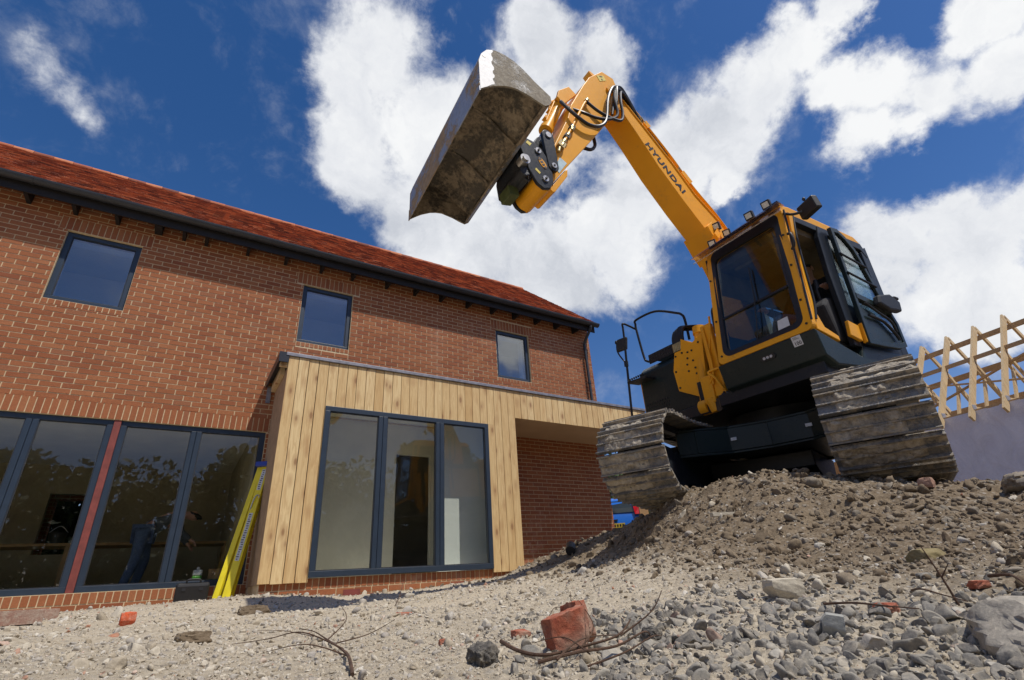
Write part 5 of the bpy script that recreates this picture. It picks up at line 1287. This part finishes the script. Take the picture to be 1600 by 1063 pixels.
b=B_(); b.prism(inset(dp,.05),FU,1.262,1.267); b.build('door_glass',M['cabglass'],door)
b=B_(); b.tube([(.36,1.292,2.24),(-.10,1.292,2.18)],.011,8,False); b.tube([(.36,1.292,2.02),(-.16,1.292,1.96)],.011,8,False); b.build('door_bar',M['black'],door)
b=B_(); b.prism([(.04,1.80),(-.22,1.86),(-.40,1.80),(-.36,1.68),(-.10,1.66),(.08,1.70)],FU,1.29,1.36); b.obox((-.36,1.33,1.84),(.05,0,.0),(0,.03,0),(0,0,.02)); b.build('armrest',M['plastic'],door,bevel=.02)
b=B_(); b.tube([(.25,1.295,1.70),(.10,1.31,1.62),(-.12,1.31,1.55),(-.20,1.295,1.45)],.012); b.tube([(.28,1.30,1.56),(.02,1.30,1.53),(-.14,1.30,1.42),(-.18,1.30,1.36)],.014); b.build('door_pull',M['plastic'],door,smooth=True)
# operator
J=dict(pelvis=(-.02,.74,1.76),chest=(-.08,.74,2.14),neck=(-.06,.74,2.30),head=(-.03,.74,2.42),shL=(-.06,.95,2.20),shR=(-.06,.53,2.20),elL=(.11,1.06,1.91),elR=(.14,.46,1.92),wrL=(.40,1.08,1.955),wrR=(.42,.42,1.98),
 hipL=(.02,.84,1.76),hipR=(.02,.64,1.76),knL=(.50,.93,1.80),knR=(.50,.58,1.80),anL=(.70,.90,1.38),anR=(.72,.60,1.38),toeL=(.88,.90,1.34),toeR=(.90,.60,1.34),face=(1,0,-.1))
op=person('excavator driver in black jacket and blue jeans seated in the cab, hand on a lever',J,EW,M['darkcloth'],M['jeans'],tuple(EW@Vector((.05,.74,1.30))))
# ================================================================ HOUSE UNDER CONSTRUCTION (right)
th=R(81); dr=Vector((math.cos(th),math.sin(th),0)); nn_=Vector((math.cos(th+math.pi/2),math.sin(th+math.pi/2),0))  # nn_ points to the camera side
FD=-13.21
def TP(s,d,z): # s along wall, d depth behind the wall face
    v=dr*s+nn_*(FD-d); return Vector((v.x,v.y,z))
o0=TP(4,1.8,0)
tb=empty('timber_frame_house',o0,'house under construction wrapped in silver foil with bare pine roof trusses','building site house')
def TB(): return MB(Matrix.Translation(-o0))
def tbox(b,s0,s1,d0,d1,z0,z1): b.hexa([TP(s0,d0,z0),TP(s1,d0,z0),TP(s1,d1,z0),TP(s0,d1,z0),TP(s0,d0,z1),TP(s1,d0,z1),TP(s1,d1,z1),TP(s0,d1,z1)])
b=TB(); 
n1,n2=60,16
V_=[];F_=[]
for i in range(n1+1):
    for k in range(n2+1):
        s=-1.5+10.27*i/n1; z=-.2+2.88*k/n2; q=.02*float(vn(np.array([s*2.3+z]),np.array([z*1.5-s]),7)[0])+.012*float(vn(np.array([s*7]),np.array([z*4+s*5]),8)[0]); V_.append(TP(s,q,z))
for i in range(n1):
    for k in range(n2): a_=i*(n2+1)+k; F_.append((a_,a_+1,a_+n2+2,a_+n2+1))
b.add(V_,F_); tbox(b,-1.5,8.77,.03,.12,-.2,2.66); b.build('foil_wrap',M['foil'],tb,smooth=True)
b=TB(); tbox(b,-1.5,8.77,-.0,.14,2.665,2.71)
for z in (.3,): pass
b.build('wall_plate',M['pinep'],tb)
b=TB(); tbox(b,-1.5,8.77,3.5,3.6,-.2,2.66); tbox(b,-1.5,-1.42,.13,3.5,-.2,2.66); b.build('far_wall',M['ply'],tb)
RUN=1.8; AZ=4.93; FZ=2.60
ss=[6.2-.6*k for k in range(0,13)]+[6.8,7.4,8.0]
first=None
for s in sorted(ss,reverse=True):
    e=empty('x',(0,0,0),None,None) if False else None
    b=TB(); w2=.022
    def plate(p,q,hw,s=s):
        (d0,z0),(d1,z1)=p,q; v=Vector((d1-d0,z1-z0)).normalized(); n=Vector((-v.y,v.x))*hw
        b.hexa([TP(s-w2,d0-n.x,z0-n.y),TP(s+w2,d0-n.x,z0-n.y),TP(s+w2,d0+n.x,z0+n.y),TP(s-w2,d0+n.x,z0+n.y),TP(s-w2,d1-n.x,z1-n.y),TP(s+w2,d1-n.x,z1-n.y),TP(s+w2,d1+n.x,z1+n.y),TP(s-w2,d1+n.x,z1+n.y)])
    plate((-.22,FZ-.1),(RUN,AZ),.075); plate((RUN,AZ),(2*RUN+.22,FZ-.1),.055); plate((0,FZ+.13),(2*RUN,FZ+.13),.05)
    plate((.95,3.95),(1.75,2.78),.04); plate((2.65,3.95),(1.85,2.78),.04)
    t=b.build('roof_truss',M['pine_t'],tb)
    b=TB(); b.obox(TP(s+w2+.004,.04,FZ+.16),dr*.003,nn_*.07,Vector((0,0,.055))); b.obox(TP(s-w2-.004,.04,FZ+.16),dr*.003,nn_*.07,Vector((0,0,.055))); b.build('nail_plate',M['alu'],t)
b=TB()
tbox(b,-1.2,8.2,1.02,1.06,3.98,4.07); tbox(b,-1.2,8.2,RUN-.02,RUN+.02,4.60,4.72); tbox(b,-1.2,8.2,.9,1.0,2.80,2.84); tbox(b,-1.2,8.2,2.6,2.7,2.80,2.84); tbox(b,-1.2,8.2,2.55,2.59,4.02,4.16); tbox(b,-1.2,8.2,3.02,3.06,3.30,3.44)
b.bar(TP(7.8,1.1,4.0),TP(4.4,.45,3.05),.09,.035); b.bar(TP(3.4,1.4,4.25),TP(6.6,.55,3.1),.09,.035); b.build('roof_brace',M['pinep'],tb)
# open timber frame bay left of the foil
b=TB()
tbox(b,8.80,10.6,.02,.14,2.44,2.60); tbox(b,8.80,10.6,.02,.14,1.7,1.8)
for s in (8.80,9.25,9.7,10.15,10.5): tbox(b,s,s+.06,.03,.13,-.2,2.44)
tbox(b,8.80,10.6,.5,.55,-.2,2.44); b.build('stud_panel',M['pinep'],tb)
# ================================================================ BLUE CAR
cp_=Vector((9.75,10.45,.50))
car=empty('hatchback_car',cp_,'bright blue hatchback parked beyond the corner of the brick house, seen from behind','car',None,R(48))
# local: x forward (away from camera), y left; rear at x=0
prof=[(0,.30),(-.02,.55),(.03,.82),(.10,.98),(.22,1.28),(.42,1.42),(1.2,1.46),(2.0,1.42),(2.75,1.0),(3.6,.86),(3.78,.6),(3.76,.28),(3.3,.2),(.4,.2)]
def section(scale_y): pass
b=MB(); W0=.82
n=len(prof); vs=[];fs=[]
lay=[(-1,0.82),(-.92,.97),(0,1.0),(.92,.97),(1,.82)]
for yy_,sc_ in lay:
    for x,z in prof:
        cx,cz=1.8,.7; ins=1 if z<.95 else 1-.20*(z-.95)/.5
        vs.append((cx+(x-cx)*(1-(1-sc_)*.25),yy_*W0*ins,cz+(z-cz)*(1-(1-sc_)*.35)))
for k in range(len(lay)-1):
    for i in range(n): fs.append((k*n+i,k*n+(i+1)%n,(k+1)*n+(i+1)%n,(k+1)*n+i))
fs+=[tuple(range(n)),tuple(range((len(lay)-1)*n,len(lay)*n))[::-1]]
b.add(vs,fs); b.build('body',M['carblue'],car,smooth=True,bevel=.02)
def onback(z): 
    for (x0,z0),(x1,z1) in zip(prof[1:5],prof[2:6]):
        if z0<=z<=z1: return x0+(x1-x0)*(z-z0)/(z1-z0)
    return 0
b=MB(); ws_=[( -.56,1.0),(.56,1.0),(.52,1.12),(.46,1.32),(-.46,1.32),(-.52,1.12)]
b.add([(onback(z)-.022,y,z) for y,z in ws_]+[(onback(z)+.01,y,z) for y,z in ws_],[(0,1,2,3,4,5)[::-1],tuple(range(6,12))]+[(i,(i+1)%6,(i+1)%6+6,i+6) for i in range(6)]); b.build('rear_window',M['darkglass'],car)
for s in (-1,1):
    b=MB(); P_=[(.57,.93),(.72,.93),(.69,1.12),(.60,1.34),(.53,1.34),(.55,1.12)]
    b.prism([(y*s,z) for y,z in P_],lambda y,z,n:(onback(z)+n,y,z),-.075,.03); b.build('tail_lamp',M['red'],car)
    for x in (.72,3.1):
        b=MB(); b.cyl((x,s*.66,.29),(x,s*.80,.29),.29,n=28); wh=b.build('wheel',M['tyre'],car,smooth=True)
        b=MB(); b.cyl((x,s*.80,.29),(x,s*.815,.29),.18,n=20); b.build('rim',M['alu'],wh)
    b=MB(); b.add([(.45,s*.755,.98),(.95,s*.79,.98),(.95,s*.70,1.34),(.62,s*.69,1.32),(.45,s*.768,.98),(.95,s*.80,.98),(.95,s*.715,1.34),(.62,s*.705,1.32)],[(0,1,2,3),(4,5,6,7),(0,1,5,4),(1,2,6,5),(2,3,7,6),(3,0,4,7)]); b.box((1.05,s*.76-.02,.98),(2.1,s*.76+.02,1.30)); b.build('side_window',M['darkglass'],car)
b=MB(); b.box((-.045,-.27,.62),(-.02,.27,.73)); pl_=b.build('number_plate',M['stickery'],car)
b=MB()
for k in range(7): 
    if k!=4: b.box((-.049,-.24+k*.07,.645),(-.0455,-.20+k*.07,.705))
b.build('plate_characters',M['letter'],pl_)
b=MB(); b.box((-.055,-.78,.50),(.02,.78,.54)); b.box((-.03,-.10,.80),(.02,.10,.83)); b.build('bumper_trim',M['plastic'],car)
t=empty('cardboard_box',(9.45,9.05,.45),'tall brown cardboard box standing right of the blue car','box'); t.rotation_euler=(0,R(6),R(48))
b=MB(); b.box((-.12,-.10,0),(.12,.10,1.12)); b.build('carton',M['ply'],t)
t=empty('insulation_board',(9.62,8.98,.45),'cream board leaning right of the brown box near the blue car','board'); t.rotation_euler=(0,R(-8),R(48))
b=MB(); b.box((-.1,-.20,0),(-.04,.02,1.05)); b.build('sheet',M['sticker'],t,bevel=.01)
# ================================================================ TREES
def tree(x,y,h,w_,label,seed,n=5200,group=None,leaf='leaf',ls=.16,z0=None):
    rg=np.random.default_rng(seed); z=float(hz(np.array([x]),np.array([y]))[0])-.1 if z0 is None else z0
    t=empty('tree',(x,y,z),label,'tree',group)
    b=MB(); b.tube([(0,0,0),(rg.uniform(-.1,.1),rg.uniform(-.1,.1),h*.25),(rg.uniform(-.2,.2),rg.uniform(-.2,.2),h*.55),(0,0,h*.85)],h*.035,8,True,h*.008)
    cl=[]
    for k in range(13):
        a=rg.uniform(0,6.28); u=rg.uniform(.30,1.0); r_=w_*.5*math.sin(math.pi*min(.97,(u*.75+.12)))*rg.uniform(.5,1.0)
        p=(r_*math.cos(a),r_*math.sin(a),h*u*.92); cl.append((p,w_*rg.uniform(.16,.27)))
        b.tube([(0,0,h*(u*.45)),(p[0]*.5,p[1]*.5,h*u*.7),p],h*.012,6,True,h*.003)
    b.build('trunk',M['bark'],t,smooth=True)
    V_=[];per=n//len(cl)
    for (p,r_) in cl:
        q=rg.normal(size=(per,3)); q/=np.linalg.norm(q,axis=1)[:,None]; q*=(rg.random(per)**.45)[:,None]*r_*np.array([1.15,1.15,.85]); q+=np.array(p)
        a=rg.normal(size=(per,3)); a/=np.linalg.norm(a,axis=1)[:,None]; c=np.cross(a,rg.normal(size=(per,3))); c/=np.linalg.norm(c,axis=1)[:,None]
        s_=ls*rg.uniform(.5,1.2,per)[:,None]
        V_.append(np.stack([q-a*s_*.6,q+c*s_*.35,q+a*s_*.6,q-c*s_*.35],1).reshape(-1,3))
    V_=np.vstack(V_); F_=np.arange(len(V_)).reshape(-1,4); fastmesh('crown',V_,F_,M[leaf],t); return t
tree(12.3,13.5,3.3,3.8,'bushy green tree rising just behind the blue car',3,9000,None,'leaf',.11)
tree(17.5,19.5,4.2,5.5,'rounded tree farther back beyond the blue car',4,7000,None,'leafd',.16)
tree(22,16,4.0,5.5,'tree behind the excavator in the far gap under its tracks',5,6000,None,'leafd',.16)
hb_=empty('hedge',(0,15.2,.0),'dark hedge behind the house glimpsed through the small back windows','hedge')
rgh=np.random.default_rng(78); nq=24000; q=np.stack([rgh.uniform(-5,4,nq),rgh.uniform(-.5,.5,nq),rgh.uniform(0,4.2,nq)],1)
a=rgh.normal(size=(nq,3)); a/=np.linalg.norm(a,axis=1)[:,None]; c=np.cross(a,rgh.normal(size=(nq,3))); c/=np.linalg.norm(c,axis=1)[:,None]
V_=np.stack([q-a*.13,q+c*.10,q+a*.13,q-c*.10],1).reshape(-1,3); fastmesh('foliage',V_,np.arange(len(V_)).reshape(-1,4),M['leafd'],hb_)
b=MB()
for x in range(-4,4,2): b.tube([(x,0,0),(x+.1,0,1.8),(x,.1,3.6)],.05,6)
b.build('stems',M['bark'],hb_)
TL=[(-27,-24,8.5),(-20,-21,9.5),(-13,-24,8.0),(-7,-20,9.0),(-1.5,-23,8.2),(4,-20,9.6),(10,-23,8.0),(16,-21,9.0),(22,-24,8.2)]
wh_=['leftmost of the row','second from the left in the row','third from the left in the row','fourth from the left in the row','middle one of the row','fourth from the right in the row','third from the right in the row','second from the right in the row','rightmost of the row']
for k,(x,y,h) in enumerate(TL): tree(x,y,h,8.5,'tall tree reflected in the ground floor windows, '+wh_[k],20+k,4200,'trees reflected in the house windows','leafd',.42,-.3)
hg=empty('hedge',(0,-15,-.3),'long hedge added out of view to darken the low reflections in the ground floor windows','hedge')  # unseen hedge added behind the camera to darken the lower window reflections
rgh=np.random.default_rng(77); nq=26000; q=np.stack([rgh.uniform(-28,24,nq),rgh.uniform(-.7,.7,nq),rgh.uniform(0,3.0,nq)],1); q[:,2]*=1+.12*np.sin(q[:,0]*.9)+.08*np.sin(q[:,0]*2.7)
a=rgh.normal(size=(nq,3)); a/=np.linalg.norm(a,axis=1)[:,None]; c=np.cross(a,rgh.normal(size=(nq,3))); c/=np.linalg.norm(c,axis=1)[:,None]
V_=np.stack([q-a*.16,q+c*.12,q+a*.16,q-c*.12],1).reshape(-1,3); fastmesh('foliage',V_,np.arange(len(V_)).reshape(-1,4),M['leafd'],hg)
b=MB(); 
for x in range(-27,24,3): b.tube([(x,0,0),(x+.1,0,1.2),(x,.1,2.4)],.05,6)
b.build('stems',M['bark'],hg)
# ================================================================ FOREGROUND DEBRIS
def stone(name,x,y,dims,label,cat,m,kind='chip',seed=1,rot=(0,0,0),sink=.2,sub=3,rough=.03):
    v,f=rock(sub,kind,seed); rg=np.random.default_rng(seed); nrm=v/np.linalg.norm(v,axis=1)[:,None]
    d=rough*(vn(v[:,0]*4+seed,v[:,1]*4+v[:,2]*3,2)+.5*vn(v[:,0]*11,v[:,1]*11+v[:,2]*9,3)); v=v+nrm*d[:,None]
    v=v/np.abs(v).max(0)*np.array(dims)/2
    o=fastmesh(name,v,f,m); o.location=(x,y,H(x,y)+dims[2]*(.5-sink)); o.rotation_euler=[R(a) for a in rot]; tag(o,label,cat); return o
def chunk(name,x,y,dims,label,cat,m,seed=1,rz=0,rx=0,cuts=6,lo=.55,hi=.8,rough=.05,sink=.15,rnd=.0):
    import bmesh
    bm_=bmesh.new(); bmesh.ops.create_cube(bm_,size=2); bmesh.ops.subdivide_edges(bm_,edges=bm_.edges[:],cuts=15,use_grid_fill=True)
    v=np.array([tuple(q.co) for q in bm_.verts]); rg=np.random.default_rng(seed)
    if rnd: 
        nn=v/np.linalg.norm(v,axis=1)[:,None]*1.25; v=v*(1-rnd)+nn*rnd
    for _ in range(cuts):
        n=rg.normal(size=3);n/=np.linalg.norm(n); d=np.abs(n).sum()*rg.uniform(lo,hi); s_=np.maximum(0,v@n-d); v-=s_[:,None]*n
    nn=v/np.linalg.norm(v,axis=1)[:,None]; f3=vn(v[:,0]*3+seed+v[:,2]*1.7,v[:,1]*3+v[:,2]*2.3,2)+.6*vn(v[:,0]*8+v[:,2]*5,v[:,1]*8-v[:,2]*6,3)+.35*vn(v[:,0]*19+v[:,2]*13,v[:,1]*19-v[:,2]*11,4)
    v=v+nn*(rough*f3)[:,None]; v=v*np.array(dims)/2
    for q,c in zip(bm_.verts,v): q.co=c
    me=bpy.data.meshes.new(name); bm_.to_mesh(me); bm_.free(); me.materials.append(m); o=bpy.data.objects.new(name,me); COL.objects.link(o)
    for p in me.polygons: p.use_smooth=True
    me.set_sharp_from_angle(angle=R(30))
    o.location=(x,y,H(x,y)+dims[2]*(.5-sink)); o.rotation_euler=(R(rx),0,R(rz)); tag(o,label,cat); return o
chunk('broken_brick',.69,.915,(.060,.090,.080),'broken red brick with a dusty brown face, biggest red piece in the foreground','broken brick',M['redbrick'],5,62,-14,5,.60,.82,.14,.16)
chunk('broken_brick',.77,.985,(.05,.05,.085),'small broken red brick piece touching the far side of the biggest red brick','broken brick',M['redbrick'],9,20,-12,5,.5,.75,.12,.02)
chunk('boulder',1.01,.27,(.21,.16,.084),'large pale grey rock at the right edge of the foreground','rock',M['rockpale'],31,28,6,12,.50,.80,.13,.36,.5)
chunk('dark_lump',.505,.93,(.046,.046,.040),'crumbly black lump of tarmac left of the broken red brick','stone lump',M['tar'],4,10,0,5,.6,.9,.30,.25,.6)
chunk('dark_lump',.86,.86,(.034,.034,.028),'smaller crumbly black lump right of the broken red brick among the roots','stone lump',M['tar'],6,10,0,5,.6,.9,.30,.1,.6)
chunk('pale_stone',1.40,.89,(.085,.06,.05),'pale cream stone lying above the grey gravel heap','stone',M['rockcream'],8,-30,0,7,.5,.8,.08,.15,.3)
chunk('grey_block',1.01,.57,(.05,.04,.036),'square-edged grey stone standing out in the middle of the gravel heap','stone',M['rockgrey'],12,30,10,5,.55,.85,.05,.1,.1)
chunk('yellow_stone',2.05,.78,(.13,.07,.05),'olive brown slab of stone lying at the foot of the spoil heap on the right','stone',M['rockolive'],13,-10,0,6,.55,.8,.08,.25,.2)
chunk('brick_shard',.735,1.16,(.05,.022,.018),'thin brick-red shard left of the broken red brick','brick shard',M['redbrick'],14,10,0,5,.5,.8,.12,.1,.2)
chunk('brick_shard',.62,1.33,(.03,.02,.015),'tiny brick-red shard lying above the black tarmac lump','brick shard',M['redbrick'],15,10,0,5,.5,.8,.12,.1,.2)
chunk('brick_shard',1.29,.60,(.05,.03,.018),'flat dull red shard on the dirt left of the large pale rock','brick shard',M['redbrick'],16,60,0,5,.5,.8,.12,.1,.2)
chunk('brick_shard',1.50,.50,(.035,.03,.02),'orange-red shard behind the large pale rock','brick shard',M['redbrick'],17,60,0,5,.5,.8,.12,.1,.2)
chunk('brick_shard',1.05,2.75,(.09,.03,.02),'red streak of crushed brick in the pale gravel before the timber bay','brick shard',M['redbrick'],18,-30,0,5,.5,.8,.12,.1,.2)
chunk('fallen_brick',-.60,3.72,(.215,.10,.065),'whole dusty brick lying at the left edge of the gravel','brick',M['duskbrick'],19,8,0,2,.9,.98,.02,.05)
chunk('flat_stone',-.66,4.75,(.20,.12,.08),'flat dusty stone just right of the whole brick','stone',M['duskbrick'],20,18,0,5,.6,.9,.04,.2,.2)
chunk('painted_stone',-.12,3.30,(.06,.04,.065),'stone sprayed orange-red standing in the pale gravel','stone',M['spray'],21,10,0,6,.5,.8,.10,.15,.2)
chunk('soil_lump',.53,4.1,(.17,.09,.07),'brown soil lump in the pale gravel before the ladder','soil lump',M['clod'],22,10,0,6,.5,.8,.25,.3,.5)
chunk('soil_lump',.10,1.95,(.085,.05,.035),'crumbling brown soil lump in the left foreground gravel','soil lump',M['clod'],23,10,0,6,.5,.8,.3,.2,.5)
chunk('soil_lump',3.72,.86,(.22,.16,.12),'dark brown soil lump on the crest at the right edge','soil lump',M['clod'],24,10,0,6,.5,.8,.22,.3,.6)
chunk('pink_stone',3.62,1.25,(.10,.07,.06),'pinkish stone at the foot of the near track','stone',M['rockpink'],25,10,0,6,.5,.8,.08,.2,.4)
chunk('timber_offcut',2.9,2.1,(.19,.035,.022),'flat pale timber offcut lying halfway up the spoil heap','timber offcut',M['rockcream'],26,-20,0,2,.85,.95,.03,.05)
t=MB(); gz=lambda x,y,h:(x,y,H(x,y)+h)
t.tube([gz(4.05,5.15,.05),gz(3.92,4.98,.075),gz(3.84,4.9,.06)],.055,12); o=t.build('pipe_end',M['plastic'],None,smooth=True); tag(o,'short black plastic pipe end poking out of the spoil heap by the brick wall','pipe')
def roots(name,label,lines,m='twig'):
    b=MB()
    for r_,pts in lines:
        P_=[]
        for k,(x,y,h) in enumerate(pts): P_.append(gz(x+random.uniform(-.004,.004),y+random.uniform(-.004,.004),h+random.uniform(-.002,.004)))
        b.tube(P_,r_,7,True,r_*.35)
    o=b.build(name,M[m],None,smooth=True); tag(o,label,'root'); return o
roots('dead_root','long thin dead root running towards the camera in the left foreground',[(0.0034,[(.275,.93,.006),(.30,1.05,.012),(.36,1.3,.010),(.40,1.6,.016),(.44,1.95,.02),(.45,2.2,.012)]),(0.0019,[(.36,1.3,.01),(.30,1.45,.03),(.24,1.52,.02),(.17,1.6,.012)]),(0.0019,[(.40,1.6,.012),(.47,1.7,.05),(.50,1.85,.09)]),(0.0015,[(.32,1.12,.01),(.25,1.16,.03),(.19,1.22,.015)]),(0.0017,[(.38,1.45,.01),(.46,1.45,.03),(.52,1.42,.055)]),(0.0014,[(.43,1.9,.012),(.36,2.0,.03),(.28,2.05,.02)])])
roots('tangled_root','tangle of brown roots under and right of the broken red brick',[(0.0040,[(.60,1.02,.02),(.585,.93,.012),(.60,.86,.010),(.66,.83,.02),(.72,.80,.03),(.77,.82,.045)]),(0.0031,[(.55,.82,.008),(.61,.79,.02),(.68,.76,.025),(.74,.76,.035),(.80,.80,.02)]),(0.0019,[(.66,.83,.02),(.70,.85,.05),(.72,.90,.085)]),(0.0019,[(.72,.80,.03),(.78,.77,.06),(.80,.76,.095)]),(0.0022,[(.57,.80,.01),(.63,.82,.03),(.70,.86,.03),(.78,.88,.02)]),(0.0019,[(.60,.76,.008),(.67,.74,.02),(.73,.73,.03),(.77,.75,.02)]),(0.0015,[(.63,.78,.02),(.62,.84,.04),(.60,.90,.03)])])
roots('dead_root','thin brown root lying across the dirt left of the large pale rock',[(0.0028,[(1.28,.72,.012),(1.24,.64,.02),(1.20,.57,.022),(1.19,.50,.015)]),(0.0025,[(1.42,.60,.012),(1.36,.55,.03),(1.30,.50,.03),(1.27,.45,.02)])])
roots('upright_twig','thin brown twig standing upright behind the large pale rock',[(0.0028,[(1.36,.50,.0),(1.355,.505,.05),(1.345,.52,.11)]),(0.0019,[(1.355,.505,.05),(1.36,.49,.08)])])
roots('short_stick','pale broken stick lying behind the large pale rock at the right edge',[(0.0043,[(1.58,.50,.01),(1.50,.44,.025),(1.43,.40,.02)])])
roots('short_twig','short dark twig sticking up from the pale gravel before the timber bay',[(0.0037,[(1.30,3.55,.01),(1.38,3.7,.06),(1.48,3.9,.14)]),(0.0025,[(1.38,3.7,.06),(1.45,3.65,.08)])])
roots('short_twig','forked dark twig above the broken red brick',[(0.0019,[(1.0,1.30,.005),(1.01,1.31,.04),(1.03,1.33,.07)]),(0.0015,[(1.01,1.31,.03),(.97,1.33,.04),(.95,1.34,.015)])])
